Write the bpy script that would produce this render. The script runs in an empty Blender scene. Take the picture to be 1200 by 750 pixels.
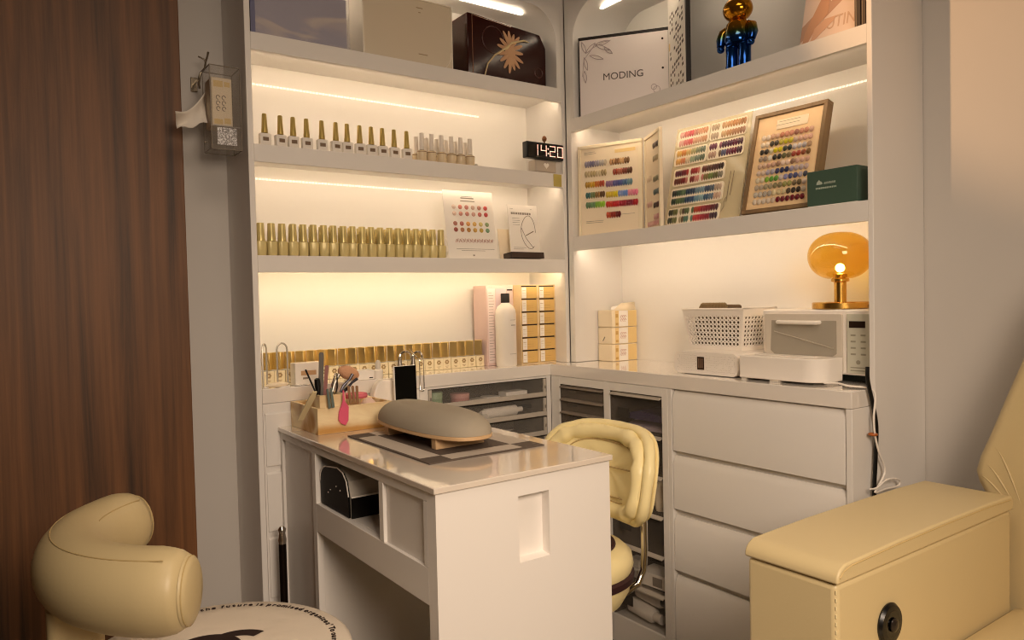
import bpy, bmesh, math, random
from mathutils import Vector, Matrix
rnd = random.Random(7)
SC = bpy.context.scene
COL = SC.collection
PI = math.pi

# ------------------------------------------------------------------ camera
F_PX, YAW, PITCH, ROLL = 870.04, 0.617717, -0.028926, -0.023238
CAM = Vector((0, 0, 1.19))
_f = Vector((math.sin(YAW)*math.cos(PITCH), math.cos(YAW)*math.cos(PITCH), math.sin(PITCH)))
_r = Vector((math.cos(YAW), -math.sin(YAW), 0)); _u = _r.cross(_f)
CR = math.cos(ROLL)*_r + math.sin(ROLL)*_u
CU = -math.sin(ROLL)*_r + math.cos(ROLL)*_u
def H(px, py, ax, v):
    """point of the room seen at a photo position, on the plane axis = v"""
    d = CR*((px-600)/F_PX) - CU*((py-375)/F_PX) + _f
    i = 'xyz'.index(ax)
    return CAM + d*((v-CAM[i])/d[i])
cam = bpy.data.cameras.new('camera'); co = bpy.data.objects.new('camera', cam); COL.objects.link(co)
cam.sensor_width = 36; cam.lens = 36*F_PX/1200; cam.clip_start = .02
m = Matrix((CR, CU, -_f)).transposed().to_4x4(); m.translation = CAM
co.matrix_world = m
SC.camera = co

# ------------------------------------------------------------------ materials
def lin(h):
    h = h.lstrip('#'); c = [int(h[i:i+2], 16)/255 for i in (0, 2, 4)]
    return tuple(x/12.92 if x <= .04045 else ((x+.055)/1.055)**2.4 for x in c)+(1,)
_mats = {}
def M(name, col, rough=.5, metal=0, alpha=1, emit=0, trans=0, coat=0, bump=None, vary=0, ior=1.45, spec=None):
    if name in _mats: return _mats[name]
    mt = bpy.data.materials.new(name); mt.use_nodes = True; nt = mt.node_tree; b = nt.nodes['Principled BSDF']
    c = lin(col) if isinstance(col, str) else tuple(col)+(1,)
    b.inputs['Base Color'].default_value = c
    b.inputs['Roughness'].default_value = rough; b.inputs['Metallic'].default_value = metal
    b.inputs['Alpha'].default_value = alpha; b.inputs['IOR'].default_value = ior
    b.inputs['Transmission Weight'].default_value = trans; b.inputs['Coat Weight'].default_value = coat
    b.inputs['Coat Roughness'].default_value = .08
    if spec is not None: b.inputs['Specular IOR Level'].default_value = spec
    if emit:
        b.inputs['Emission Color'].default_value = c; b.inputs['Emission Strength'].default_value = emit
    if bump or vary:
        tc = nt.nodes.new('ShaderNodeTexCoord'); nz = nt.nodes.new('ShaderNodeTexNoise')
        nt.links.new(tc.outputs['Object'], nz.inputs['Vector'])
        nz.inputs['Scale'].default_value = bump[0] if bump else 3; nz.inputs['Detail'].default_value = 6
        if bump:
            bp = nt.nodes.new('ShaderNodeBump'); bp.inputs['Strength'].default_value = bump[1]; bp.inputs['Distance'].default_value = bump[2]
            nt.links.new(nz.outputs['Fac'], bp.inputs['Height']); nt.links.new(bp.outputs['Normal'], b.inputs['Normal'])
        if vary:
            n2 = nt.nodes.new('ShaderNodeTexNoise'); n2.inputs['Scale'].default_value = 2.5; n2.inputs['Detail'].default_value = 4
            nt.links.new(tc.outputs['Object'], n2.inputs['Vector'])
            mx = nt.nodes.new('ShaderNodeMix'); mx.data_type = 'RGBA'
            mx.inputs[6].default_value = tuple(x*(1-vary) for x in c[:3])+(1,); mx.inputs[7].default_value = tuple(min(1, x*(1+vary)) for x in c[:3])+(1,)
            nt.links.new(n2.outputs['Fac'], mx.inputs[0]); nt.links.new(mx.outputs[2], b.inputs['Base Color'])
    _mats[name] = mt
    return mt
def wood(name, ca, cb, stretch, scale, rough, ring=0, axis=2, amp=.22):
    mt = bpy.data.materials.new(name); mt.use_nodes = True; nt = mt.node_tree; b = nt.nodes['Principled BSDF']
    tc = nt.nodes.new('ShaderNodeTexCoord'); mp = nt.nodes.new('ShaderNodeMapping')
    nt.links.new(tc.outputs['Object'], mp.inputs['Vector']); s = [scale]*3; s[axis] = scale*stretch; mp.inputs['Scale'].default_value = s
    n1 = nt.nodes.new('ShaderNodeTexNoise'); n1.inputs['Scale'].default_value = 1; n1.inputs['Detail'].default_value = 8; n1.inputs['Roughness'].default_value = .65; n1.inputs['Distortion'].default_value = .4
    nt.links.new(mp.outputs['Vector'], n1.inputs['Vector'])
    fac = n1.outputs['Fac']
    if ring:
        n2 = nt.nodes.new('ShaderNodeTexNoise'); n2.inputs['Scale'].default_value = .28; n2.inputs['Detail'].default_value = 2
        nt.links.new(mp.outputs['Vector'], n2.inputs['Vector'])
        ml = nt.nodes.new('ShaderNodeMath'); ml.operation = 'MULTIPLY'; ml.inputs[1].default_value = ring; nt.links.new(n2.outputs['Fac'], ml.inputs[0])
        sn = nt.nodes.new('ShaderNodeMath'); sn.operation = 'SINE'; nt.links.new(ml.outputs[0], sn.inputs[0])
        ab = nt.nodes.new('ShaderNodeMath'); ab.operation = 'MULTIPLY_ADD'; ab.inputs[1].default_value = amp; nt.links.new(sn.outputs[0], ab.inputs[0]); nt.links.new(n1.outputs['Fac'], ab.inputs[2])
        fac = ab.outputs[0]
    cr = nt.nodes.new('ShaderNodeValToRGB'); cr.color_ramp.elements[0].position = .3; cr.color_ramp.elements[1].position = .72
    cr.color_ramp.elements[0].color = lin(ca); cr.color_ramp.elements[1].color = lin(cb)
    nt.links.new(fac, cr.inputs['Fac']); nt.links.new(cr.outputs['Color'], b.inputs['Base Color']); b.inputs['Roughness'].default_value = rough
    bp = nt.nodes.new('ShaderNodeBump'); bp.inputs['Strength'].default_value = .15; bp.inputs['Distance'].default_value = .002
    nt.links.new(fac, bp.inputs['Height']); nt.links.new(bp.outputs['Normal'], b.inputs['Normal'])
    return mt
def glitter():
    mt = bpy.data.materials.new('silver glitter'); mt.use_nodes = True; nt = mt.node_tree; b = nt.nodes['Principled BSDF']
    tc = nt.nodes.new('ShaderNodeTexCoord'); v = nt.nodes.new('ShaderNodeTexNoise'); v.inputs['Scale'].default_value = 330; v.inputs['Detail'].default_value = 3
    nt.links.new(tc.outputs['Object'], v.inputs['Vector']); cr = nt.nodes.new('ShaderNodeValToRGB')
    cr.color_ramp.elements[0].color = (.22, .20, .19, 1); cr.color_ramp.elements[1].color = (.85, .83, .82, 1); cr.color_ramp.elements[0].position = .42; cr.color_ramp.elements[1].position = .68
    nt.links.new(v.outputs['Fac'], cr.inputs['Fac']); nt.links.new(cr.outputs['Color'], b.inputs['Base Color'])
    b.inputs['Metallic'].default_value = .6; b.inputs['Roughness'].default_value = .35
    return mt

WHITE = M('white painted board', '#e6e2dd', .38, vary=.015)
PANEL = M('white back panel', '#efebe4', .45)
WALLP = M('grey wall paint', '#c9c4be', .7, vary=.03, bump=(140, .05, .001))
TOPM = M('glossy white worktop', '#ece6df', .05, coat=.8, ior=1.65)
DESKTOP = M('glossy cream desk stone', '#e4d9cc', .035, coat=1, ior=1.9)
SLABEDGE = M('beige stone edge', '#d5c6b6', .3, vary=.06)
DARKGAP = M('dark gap', '#1c1712', .8)
LED = M('warm led', (1, .79, .56), .5, emit=18.5)
LEDY = M('warm yellow led', (1, .785, .50), .5, emit=31)
LEDR = M('warm soft led', (1, .80, .59), .5, emit=25)
LEDT = M('warm led bar', (1, .83, .62), .5, emit=9)
GLOWW = M('warm wall glow line', (1, .86, .66), .5, emit=1.05)  # faint glow for the dashed line on the back panels
WOODW = wood('dark walnut', '#3d2612', '#855731', .03, 30, .5, ring=16, amp=.09)
PINE = wood('pale pine', '#c2924f', '#f6e4ba', .22, 9, .5, ring=75, axis=0, amp=.2)
PINEL = wood('pale ash', '#c8a377', '#dcbc92', .12, 16, .5, axis=1)
GOLD = M('brushed gold cap', '#e2c888', .3, 1, bump=(60, .03, .001))
GOLDM = M('matte gold cap', '#c3aa62', .36, .75)
GOLDG = M('pale gold bottle', '#cdbb77', .33, .35)
BRASS = M('polished brass', '#d9ab58', .27, 1)
CHROME = M('chrome', '#d5d0c8', .1, 1)
STEEL = M('brushed steel', '#9a948c', .3, 1)
BLACK = M('black plastic', '#0b0a0a', .3)
BLACKG = M('black glass', '#050505', .06)
CREAM = M('cream leather', '#c9b68a', .42, bump=(170, .12, .0012), vary=.03)
CREAMY = M('yellow cream leather', '#f6e6ae', .36, bump=(26, .22, .006), vary=.03)
SEAM = M('leather seam', '#bda573', .6)
COVER = M('cream fabric cover', '#e9dcc9', .75, bump=(9, .35, .02))
INK = M('dark brown print', '#2a1813', .7)
BROWN = M('dark brown band', '#35191a', .6)
PLAST = M('white plastic', '#efe8df', .3)
PLASTG = M('grey white plastic', '#cfc8bd', .35)
CLEAR = M('clear plastic', '#d8d2c8', .08, alpha=.07)
TRAYM = M('clear tray plastic', '#a59b8f', .15, alpha=.2)
SMOKE = M('smoky clear plastic', '#857a6e', .2, alpha=.36)
SMOKED = M('light smoky plastic', '#8f857a', .1, alpha=.12)
SMOKEL = M('smoky plastic lip', '#857a6f', .2)
RUNSHADE = M('dark runner and opening shade', '#4a4138', .7)  # runner colour, also paints the shade inside the drawer openings
CLIP = M('frosted plastic rail', '#bdb4a8', .3)
PAPER = M('white paper', '#f5efe6', .6)
CREAMP = M('cream paper', '#f2e2c6', .6)
GREYINK = M('grey print', '#8d8378', .7)
PINKP = M('pinkish paper', '#dcc1bb', .6)
YEL = M('soft yellow print', '#e6c98a', .6)
FABRIC = M('grey taupe fabric', '#a39988', .85, bump=(420, .25, .001), vary=.04)
MATD = M('dark grey woven', '#5a4e45', .85, bump=(300, .2, .001))
MATL = M('light grey woven', '#bfb4a7', .85, bump=(300, .2, .001))

# ------------------------------------------------------------------ mesh helpers
class MB:
    def __init__(s): s.v = []; s.f = []; s.m = []; s.X = None
    def _add(s, vs, fs, m):
        o = len(s.v)
        s.v += [tuple(s.X @ Vector(p)) if s.X is not None else tuple(p) for p in vs]
        s.f += [tuple(i+o for i in f) for f in fs]; s.m += [m]*len(fs)
        return s
    def box(s, a, b, m=0):
        x0, y0, z0 = [min(p, q) for p, q in zip(a, b)]; x1, y1, z1 = [max(p, q) for p, q in zip(a, b)]
        return s._add([(x0,y0,z0),(x1,y0,z0),(x1,y1,z0),(x0,y1,z0),(x0,y0,z1),(x1,y0,z1),(x1,y1,z1),(x0,y1,z1)],
                      [(0,3,2,1),(4,5,6,7),(0,1,5,4),(1,2,6,5),(2,3,7,6),(3,0,4,7)], m)
    def face(s, pts, m=0): return s._add(pts, [tuple(range(len(pts)))], m)
    def prism(s, poly, pl, a, b, m=0):
        def P(u, v, w): return {'xy': (u, v, w), 'xz': (u, w, v), 'yz': (w, u, v)}[pl]
        n = len(poly); vs = [P(u, v, a) for u, v in poly]+[P(u, v, b) for u, v in poly]
        fs = [tuple(range(n-1, -1, -1)), tuple(range(n, 2*n))]+[(i, (i+1) % n, (i+1) % n+n, i+n) for i in range(n)]
        return s._add(vs, fs, m)
    def lathe(s, c, prof, n=20, m=0, ax='z', sq=None):
        vs = []; fs = []; k = len(prof)
        for r, h in prof:
            for i in range(n):
                a = 2*PI*i/n; x, y = r*math.cos(a), r*math.sin(a)
                if sq:
                    q = max(abs(math.cos(a)), abs(math.sin(a)))**(sq); x /= q; y /= q
                p = {'z': (x, y, h), 'x': (h, x, y), 'y': (x, h, y)}[ax]
                vs.append((c[0]+p[0], c[1]+p[1], c[2]+p[2]))
        for j in range(k-1):
            for i in range(n): fs.append((j*n+i, j*n+(i+1) % n, (j+1)*n+(i+1) % n, (j+1)*n+i))
        fs.append(tuple(range(n-1, -1, -1))); fs.append(tuple((k-1)*n+i for i in range(n)))
        return s._add(vs, fs, m)
    def tube(s, pts, r, n=8, m=0, cap=True, closed=False):
        pts = [Vector(p) for p in pts]; rs = r if isinstance(r, (list, tuple)) else [r]*len(pts); vs = []; fs = []
        L = len(pts); prev = None
        for i, p in enumerate(pts):
            t = (pts[(i+1) % L]-pts[i-1]) if closed else (pts[min(i+1, L-1)]-pts[max(i-1, 0)])
            t.normalize()
            u = (prev-t*prev.dot(t)) if prev is not None else (Vector((0, 0, 1)).cross(t) if abs(t.z) < .95 else Vector((1, 0, 0)).cross(t))
            u.normalize(); prev = u; w = t.cross(u)
            rr = rs[i] if isinstance(rs[i], tuple) else (rs[i], rs[i])
            for k in range(n):
                a = 2*PI*k/n; vs.append(p+u*math.cos(a)*rr[0]+w*math.sin(a)*rr[1])
        for i in range(L if closed else L-1):
            for k in range(n): fs.append((i*n+k, i*n+(k+1) % n, ((i+1) % L)*n+(k+1) % n, ((i+1) % L)*n+k))
        if cap and not closed: fs += [tuple(range(n-1, -1, -1)), tuple((L-1)*n+k for k in range(n))]
        return s._add(vs, fs, m)
    def sph(s, c, rx, ry=None, rz=None, n=16, k=10, m=0, half=False):
        ry = ry or rx; rz = rz or rx; vs = []; fs = []
        hi = k//2 if half else k
        for j in range(hi+1):
            a = PI*j/k
            for i in range(n):
                b = 2*PI*i/n; vs.append((c[0]+rx*max(math.sin(a), 1e-3)*math.cos(b), c[1]+ry*max(math.sin(a), 1e-3)*math.sin(b), c[2]+rz*math.cos(a)))
        for j in range(hi):
            for i in range(n): fs.append((j*n+i, (j+1)*n+i, (j+1)*n+(i+1) % n, j*n+(i+1) % n))
        fs += [tuple(range(n)), tuple(hi*n+n-1-i for i in range(n))]
        return s._add(vs, fs, m)
    def build(s, name, mats, parent=None, bevel=0, smooth=40, seg=2, sub=0, loc=None):
        me = bpy.data.meshes.new(name); me.from_pydata(s.v, [], s.f)
        mats = mats if isinstance(mats, (list, tuple)) else [mats]
        for mt in mats: me.materials.append(mt)
        me.polygons.foreach_set('material_index', s.m)
        bm = bmesh.new(); bm.from_mesh(me); bmesh.ops.recalc_face_normals(bm, faces=bm.faces); bm.to_mesh(me); bm.free()
        me.polygons.foreach_set('use_smooth', [bool(smooth)]*len(me.polygons))
        if smooth: me.set_sharp_from_angle(angle=math.radians(smooth))
        o = bpy.data.objects.new(name, me); COL.objects.link(o)
        if parent is not None: o.parent = parent
        if loc: o.location = loc
        if bevel:
            b = o.modifiers.new('bevel', 'BEVEL'); b.width = bevel; b.segments = seg; b.limit_method = 'ANGLE'; b.angle_limit = math.radians(35); b.harden_normals = False
        if sub:
            d = o.modifiers.new('sub', 'SUBSURF'); d.levels = sub; d.render_levels = sub
        return o
def bx(a, b): return MB().box(a, b)
def tag(o, label, cat, group=None, kind=None):
    o['label'] = label; o['category'] = cat
    if group: o['group'] = group
    if kind: o['kind'] = kind
    return o
def thing(name, label, cat, loc=(0, 0, 0), rz=0, group=None, mat=None):
    o = bpy.data.objects.new(name, None); COL.objects.link(o); o.empty_display_size = .05
    if mat is not None: o.matrix_world = mat
    else: o.location = loc; o.rotation_euler = (0, 0, rz)
    return tag(o, label, cat, group)
def dup(root, loc=None, rz=None, label=None):
    r = root.copy(); COL.objects.link(r)
    if loc is not None: r.location = loc
    if rz is not None: r.rotation_euler = (0, 0, rz)
    if label: r['label'] = label
    for ch in list(root.children):
        c = ch.copy(); COL.objects.link(c); c.parent = r
        for g in list(ch.children):
            d = g.copy(); COL.objects.link(d); d.parent = c
    return r
def struct(name, mb, mats, **k):
    o = mb.build(name, mats, **k); o['kind'] = 'structure'; return o
_tc = {}
def text_mesh(s, size, bold=0, align='LEFT', sx=1):
    cu = bpy.data.curves.new('t', 'FONT'); cu.body = s; cu.size = size; cu.align_x = align; cu.extrude = .0004; cu.offset = bold
    o = bpy.data.objects.new('t', cu); me = o.to_mesh()
    vs = [(v.co.x*sx, v.co.y, v.co.z) for v in me.vertices]; fs = [tuple(p.vertices) for p in me.polygons]
    o.to_mesh_clear(); bpy.data.objects.remove(o); bpy.data.curves.remove(cu)
    return vs, fs
def text(parent, s, size, pos, mat, align='LEFT', bold=0, sx=1, rot=0, name='lettering'):
    vs, fs = text_mesh(s, size, bold, align, sx); mb = MB()
    mb.X = Matrix.Translation(pos) @ Matrix.Rotation(rot, 4, 'Z'); mb._add(vs, fs, 0)
    return mb.build(name, mat, parent, smooth=0)
def frame_mat(O, ux, uy):
    ux = Vector(ux).normalized(); uy = Vector(uy); uy = (uy-ux*uy.dot(ux)).normalized(); uz = ux.cross(uy)
    m = Matrix((ux, uy, uz)).transposed().to_4x4(); m.translation = Vector(O); return m
ORD = ['first', 'second', 'third', 'fourth', 'fifth', 'sixth', 'seventh', 'eighth', 'ninth', 'tenth', 'eleventh', 'twelfth', 'thirteenth', 'fourteenth',
       'fifteenth', 'sixteenth', 'seventeenth', 'eighteenth', 'nineteenth', 'twentieth', 'twenty-first', 'twenty-second', 'twenty-third', 'twenty-fourth', 'twenty-fifth', 'twenty-sixth', 'twenty-seventh', 'twenty-eighth']
def lines(mb, x, y, w, n, dy, t=.0012, m=0, z=.0003, jag=.25):
    """rows of small print too fine to read"""
    for i in range(n):
        ww = w*(1-jag*rnd.random()); mb.box((x, y-i*dy, 0), (x+ww, y-i*dy-t, z), m)
    return mb

# swatches: little nail shapes on the colour charts
_nail = {}
def nail_mesh(w, h, pointed):
    k = (w, h, pointed)
    if k in _nail: return _nail[k]
    vs = []; fs = []; n = 10
    for j, (q, z) in enumerate(((1, 0), (.86, .5), (.5, .86), (.05, 1))):
        for i in range(n):
            a = 2*PI*i/n; x, y = math.cos(a)*w/2*q, math.sin(a)*h/2*q
            if pointed and y < 0: x *= (1-.45*(-y/(h/2)))
            vs.append((x, y, z*w*.28))
    for j in range(3):
        for i in range(n): fs.append((j*n+i, j*n+(i+1) % n, (j+1)*n+(i+1) % n, (j+1)*n+i))
    fs.append(tuple(3*n+i for i in range(n)))
    me = bpy.data.meshes.new('nail_swatch'); me.from_pydata(vs, [], fs); me.materials.append(M('swatch #cccccc', '#cccccc', .15))
    me.polygons.foreach_set('use_smooth', [True]*len(fs)); _nail[k] = me
    return me
def swatches(root, items, w, h, pointed=True):
    """items = [(x, y, colour)]: the first 100 are parts of their own"""
    me = nail_mesh(w, h, pointed)
    for x, y, c in items[:100]:
        o = bpy.data.objects.new('nail_swatch', me); COL.objects.link(o); o.parent = root; o.location = (x, y, 0)
        o.material_slots[0].link = 'OBJECT'; o.material_slots[0].material = M('swatch '+c, c, .15)
    rest = items[100:]
    if rest:
        mb = MB(); cols = sorted({c for _, _, c in rest}); vv = [tuple(v.co) for v in me.vertices]; ff = [tuple(p.vertices) for p in me.polygons]
        for x, y, c in rest: mb._add([(a+x, b+y, d) for a, b, d in vv], ff, cols.index(c))
        o = mb.build('nail_swatch', [M('swatch '+c, c, .15) for c in cols], root); o['kind'] = 'stuff'
def rowof(x0, x1, n, y, cols, skip=()):
    out = []
    for i in range(n):
        if i in skip: continue
        out.append((x0+(x1-x0)*i/max(1, n-1), y, cols[min(len(cols)-1, int(i*len(cols)/n))]))
    return out

# ------------------------------------------------------------------ the room
YB, XR, YF, XL, ZCEIL = 2.436, 2.095, -2.4, -2.2, 2.75
struct('floor', bx((XL-.1, YF-.1, -.1), (XR+.1, YB+.1, 0)), M('warm grey floor tile', '#857767', .35, vary=.1))
struct('ceiling', bx((XL-.1, YF-.1, ZCEIL), (XR+.1, YB+.1, ZCEIL+.1)), M('ceiling paint', '#8d8479', .8))
struct('wall_back', bx((XL-.1, YB, 0), (XR+.1, YB+.1, ZCEIL)), WALLP)
struct('wall_right', bx((XR, YF, 0), (XR+.1, YB, ZCEIL)), WALLP)
DARKW = M('brown grey wall paint', '#7d7064', .7)
struct('wall_left', bx((XL-.1, YF, 0), (XL, YB, ZCEIL)), DARKW)
struct('wall_front', bx((XL, YF-.1, 0), (XR, YF, ZCEIL)), DARKW)
struct('wall_back_walnut_cladding', bx((XL, 2.41, 0), (.508, YB, ZCEIL)), WOODW, bevel=.002)

# ------------------------------------------------------------------ shelf units
def unit(name, label, P, D, u0, u1, ui0, ui1, zfoot0, zfoot1, shelves, ledu, o0, o1, lines_, barspan):
    r = thing(name, label, 'shelf unit', P(u0 if u0 < u1 else u1, 0, 0))
    org = Vector(P(u0 if u0 < u1 else u1, 0, 0))
    def B(mb, a, b, m=0):
        pa = Vector(P(*a))-org; pb = Vector(P(*b))-org; return mb.box(pa, pb, m)
    T = 2.42
    B(MB(), (u0, 0, zfoot0), (ui0, D+.007, T)).build('side_panel', WHITE, r, bevel=.0015)
    B(MB(), (ui1, 0, zfoot1), (u1, D+.007, T)).build('side_panel', WHITE, r, bevel=.0015)
    B(MB(), (ui0, D, .9), (ui1, D+.007, T)).build('back_panel', PANEL, r)
    for i, (zb, zt) in enumerate(shelves):
        mb = MB(); B(mb, (ui0, 0, zb), (ui1, .018, zt)); B(mb, (ui0, .0181, zt-.024), (ui1, D, zt))
        s = mb.build('shelf', WHITE, r, bevel=.001)
        B(MB(), (ledu[0], .0185, zb+.003), (ledu[1], .0215, zb+.013)).build('led_strip', LEDY if (i == 2 and len(shelves) == 3) else LEDR if (i == 1 and len(shelves) == 2) else LED, s)
    zb = shelves[0][1]; top = 2.275; R = .125
    inner = [(o1, zb)]+[(o1+(R if o1 < o0 else -R)+(-1 if o1 < o0 else 1)*R*math.cos(a), top-R+R*math.sin(a)) for a in [PI/2*k/12 for k in range(13)]]
    inner += [(o0+(-R if o1 < o0 else R)+(1 if o1 < o0 else -1)*R*math.sin(a), top-R+R*math.cos(a)) for a in [PI/2*k/12 for k in range(13)]]+[(o0, zb)]
    poly = [(ui0, zb), (ui0, T), (ui1, T), (ui1, zb)]+inner
    n = len(poly); mb = MB()
    vs = [Vector(P(u, .0005, z))-org for u, z in poly]+[Vector(P(u, D-.0005, z))-org for u, z in poly]
    mb._add(vs, [tuple(range(n)), tuple(range(2*n-1, n-1, -1))]+[(i, (i+1) % n, (i+1) % n+n, i+n) for i in range(n)], 0)
    h = mb.build('arched_header', WHITE, r, smooth=50)
    B(MB(), (barspan[0], .075, top-.012), (barspan[1], .088, top-.0005)).build('led_bar', LEDT, h)
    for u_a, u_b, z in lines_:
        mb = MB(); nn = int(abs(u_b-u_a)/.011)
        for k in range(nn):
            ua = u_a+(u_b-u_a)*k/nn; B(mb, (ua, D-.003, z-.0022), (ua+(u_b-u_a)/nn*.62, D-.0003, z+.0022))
        mb.build('wall_glow_dashes', GLOWW, r, smooth=0)  # added glowing dashes along the back panel
    return r
PL = lambda u, d, z: (u, 2.2+d, z)
PR = lambda u, d, z: (1.8352+d, u, z)
left_unit = unit('shelf_unit', 'tall white lit shelf unit holding the nail polish rows and the clock', PL, .228, .640, 1.835, .657, 1.817, 0, .9405,
     [(1.931, 1.982), (1.607, 1.659), (1.284, 1.334)], (.67, 1.80), .657, 1.797, [(.66, 1.590, 1.896), (.66, 1.42, 1.594)], (.85, 1.70))
right_unit = unit('shelf_unit', 'tall white lit shelf unit holding the colour charts and the amber lamp', PR, .251, 2.197, 1.000, 2.169, 1.014, .9405, 0,
     [(1.813, 1.862), (1.366, 1.419)], (2.15, 1.03), 2.150, 1.014, [(1.57, 1.015, 1.791)], (2.10, 1.45))
s = bx((.03, .06, 1.383), (.12, .25, 1.3945)).build('touch_switch_plate', PLAST, right_unit, bevel=.002)
MB().lathe((.06, .10, 1.378), [(.006, 0), (.006, .006)], 12).build('sensor', BLACK, s)

# ------------------------------------------------------------------ left base: worktop, drawers, organiser
ZC = .940
wt = bx((.6575, 2.2, .897), (1.8345, 2.4275, ZC)).build('worktop', TOPM, bevel=.0015)
tag(wt, 'glossy white worktop under the long row of gold-capped polishes', 'worktop')
wt2 = MB().prism([(1.7365, 1.005), (1.8345, 1.005), (1.8345, 1.0148), (2.0855, 1.0148), (2.0855, 2.1685), (1.8345, 2.1685), (1.8345, 2.1995), (1.7365, 2.1995)], 'xy', .897, ZC).build('worktop', TOPM, bevel=.0015)
tag(wt2, 'glossy white worktop carrying the microwave and white basket', 'worktop')

cb = thing('base_cabinet', 'white base cabinet with narrow drawers beside the pine box', 'cabinet', (.6575, 2.2, 0))
mb = MB().box((0, 0, .08), (.016, .228, .896)).box((.52, 0, .08), (.545, .228, .896)).box((.016, .016, .08), (.52, .228, .10)).box((.016, .002, .1), (.52, .016, .896)).box((.016, .22, .1), (.52, .228, .881)).box((0, .03, 0), (.545, .2, .08))
mb.build('body', WHITE, cb, bevel=.001)
for z0, z1 in ((.711, .871), (.517, .694), (.32, .500), (.105, .303)):
    d = MB().prism([(-.004, z0), (-.004, z1-.006), (.0019, z1), (.0019, z0)], 'yz', .005, .517).build('drawer', WHITE, cb, bevel=.001)

def contents_label(n): return n
# clear organiser on the left (behind the desk)
oc = thing('organizer_cabinet', 'white cabinet frame around wide clear drawers behind the arm rest', 'cabinet', (1.203, 2.2, 0))
mb = MB().box((0, 0, .0), (.006, .228, .896)).box((.514, 0, 0), (.533, .228, .896)).box((.006, 0, .889), (.514, .228, .896)).box((.006, .222, 0), (.514, .228, .889)).box((.006, 0, 0), (.514, .228, .6))
mb.build('body', WHITE, oc, bevel=.001)
bx((.0061, .004, .6001), (.0072, .2219, .8889)).build('side_runner', RUNSHADE, oc); bx((.5128, .004, .6001), (.5139, .2219, .8889)).build('side_runner', RUNSHADE, oc); bx((.0073, .2205, .6001), (.5127, .2219, .8889)).build('opening_shade', RUNSHADE, oc); bx((.0073, .004, .8876), (.5127, .2204, .8889)).build('opening_shade', RUNSHADE, oc)  # side runners, plus dark sheets painting shade at the back and top
def clear_drawer(name, loc, rz, w, d, h, rail, kind, label, group):
    """local: x along the front, y into the cabinet, z up"""
    t = thing(name, label, 'drawer', loc, rz, group)
    mb = MB().box((0, .004, 0), (.003, d, h)).box((w-.003, .004, 0), (w, d, h)).box((.003, d-.003, 0), (w-.003, d, h)).box((.003, .004, 0), (w-.003, d-.003, .003))
    mb.build('tray', (SMOKE if h < .08 else SMOKED) if kind == 'smoke' else TRAYM, t)
    if kind == 'clear':
        f = bx((.012, 0, rail), (w-.012, .0035, h)).build('front_pane', CLEAR, t)
        bx((0, -.006, 0), (w, .0036, rail)).build('rail', CLIP, t, bevel=.002)
        for x in (0, w-.012):
            c = bx((x, -.004, rail+.0002), (x+.0118, .0036, h)).build('end_clip', CLIP, t, bevel=.001)
            bx((x+.004, -.0055, h*.45), (x+.009, -.0042, h*.62)).build('screw', STEEL, c)
    else:
        f = bx((0, 0, 0), (w, .0035, h-.006)).build('front_pane', SMOKE if h < .08 else SMOKED, t)
        MB().prism([(-.012, h-.009), (-.012, h-.005), (.004, h), (.004, h-.004)], 'yz', .004, w-.004).build('lip_handle', SMOKEL if h < .08 else CLIP, t)
        bx((w*.12, .0045, h*.35), (w*.34, .008, h*.6)).build('latch', BLACK, f)
    return t
Z0L = .888
for k in range(4):
    h = .067
    clear_drawer('clear_drawer', (1.2120, 2.204, Z0L-.0725*(k+1)+.004), 0, .5015, .213, h, .017, 'clear',
                 f'wide clear drawer with a pale rail behind the arm rest, {ORD[k]} from the top', 'wide clear drawers')
# things in the wide drawers
def inz(k): return Z0L-.0725*(k+1)+.0075
def simple(mb, name, mats, label, cat, loc, rz=0, bevel=0, group=None, smooth=40):
    o = mb.build(name, mats, None, bevel=bevel, smooth=smooth, loc=loc); o.rotation_euler = (0, 0, rz); return tag(o, label, cat, group)
def jar(name, loc, r, h, c1, c2, label, cat='jar'):
    t = thing(name, label, cat, loc)
    MB().lathe((0, 0, 0), [(r*.9, 0), (r, .003), (r, h*.55)], 20).build('body', c1, t)
    MB().lathe((0, 0, h*.56), [(r*1.03, 0), (r*1.03, h*.38), (r*.95, h*.44)], 20).build('lid', c2, t)
    return t
jar('powder_jar', (1.262, 2.25, inz(0)), .027, .05, M('sage plastic', '#7f9878', .4), M('sage lid', '#93a98a', .4), 'round sage green pot at the end of the top clear drawer')
jar('powder_puff_case', (1.37, 2.26, inz(0)), .034, .036, M('dusty pink plastic', '#b9817c', .45), M('pink lid', '#c79690', .4), 'round dusty pink pot in the top clear drawer', 'pot')
simple(MB().box((0, 0, 0), (.10, .07, .006)).box((.01, .01, .0062), (.09, .05, .009)), 'nail_file_pack', PLASTG, 'flat pale pack in front of the pink pot', 'pack', (1.405, 2.225, inz(0)), .15)
simple(MB().lathe((0, 0, 0), [(.038, 0), (.04, .004), (.035, .010)], 20), 'palette_dish', PAPER, 'shallow white dish in the middle of the top clear drawer', 'dish', (1.505, 2.27, inz(0)))
simple(MB().box((0, 0, 0), (.10, .05, .020)), 'sample_box', PAPER, 'low white box towards the cabinet corner in the top clear drawer', 'box', (1.565, 2.25, inz(0)), .04, .002)
simple(MB().box((0, 0, 0), (.09, .05, .022)).box((.03, -.004, .004), (.06, 0, .018)), 'glue_box', PLASTG, 'short pale box in the second wide clear drawer', 'box', (1.40, 2.24, inz(1)), .1, .002)
simple(MB().lathe((0, 0, 0), [(.012, 0), (.019, .02), (.019, .16), (.01, .165), (.01, .19)], 16, ax='x'), 'lotion_tube', PLAST, 'long white tube lying in the second wide clear drawer', 'tube', (1.46, 2.265, inz(1)+.020), .05)
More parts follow.
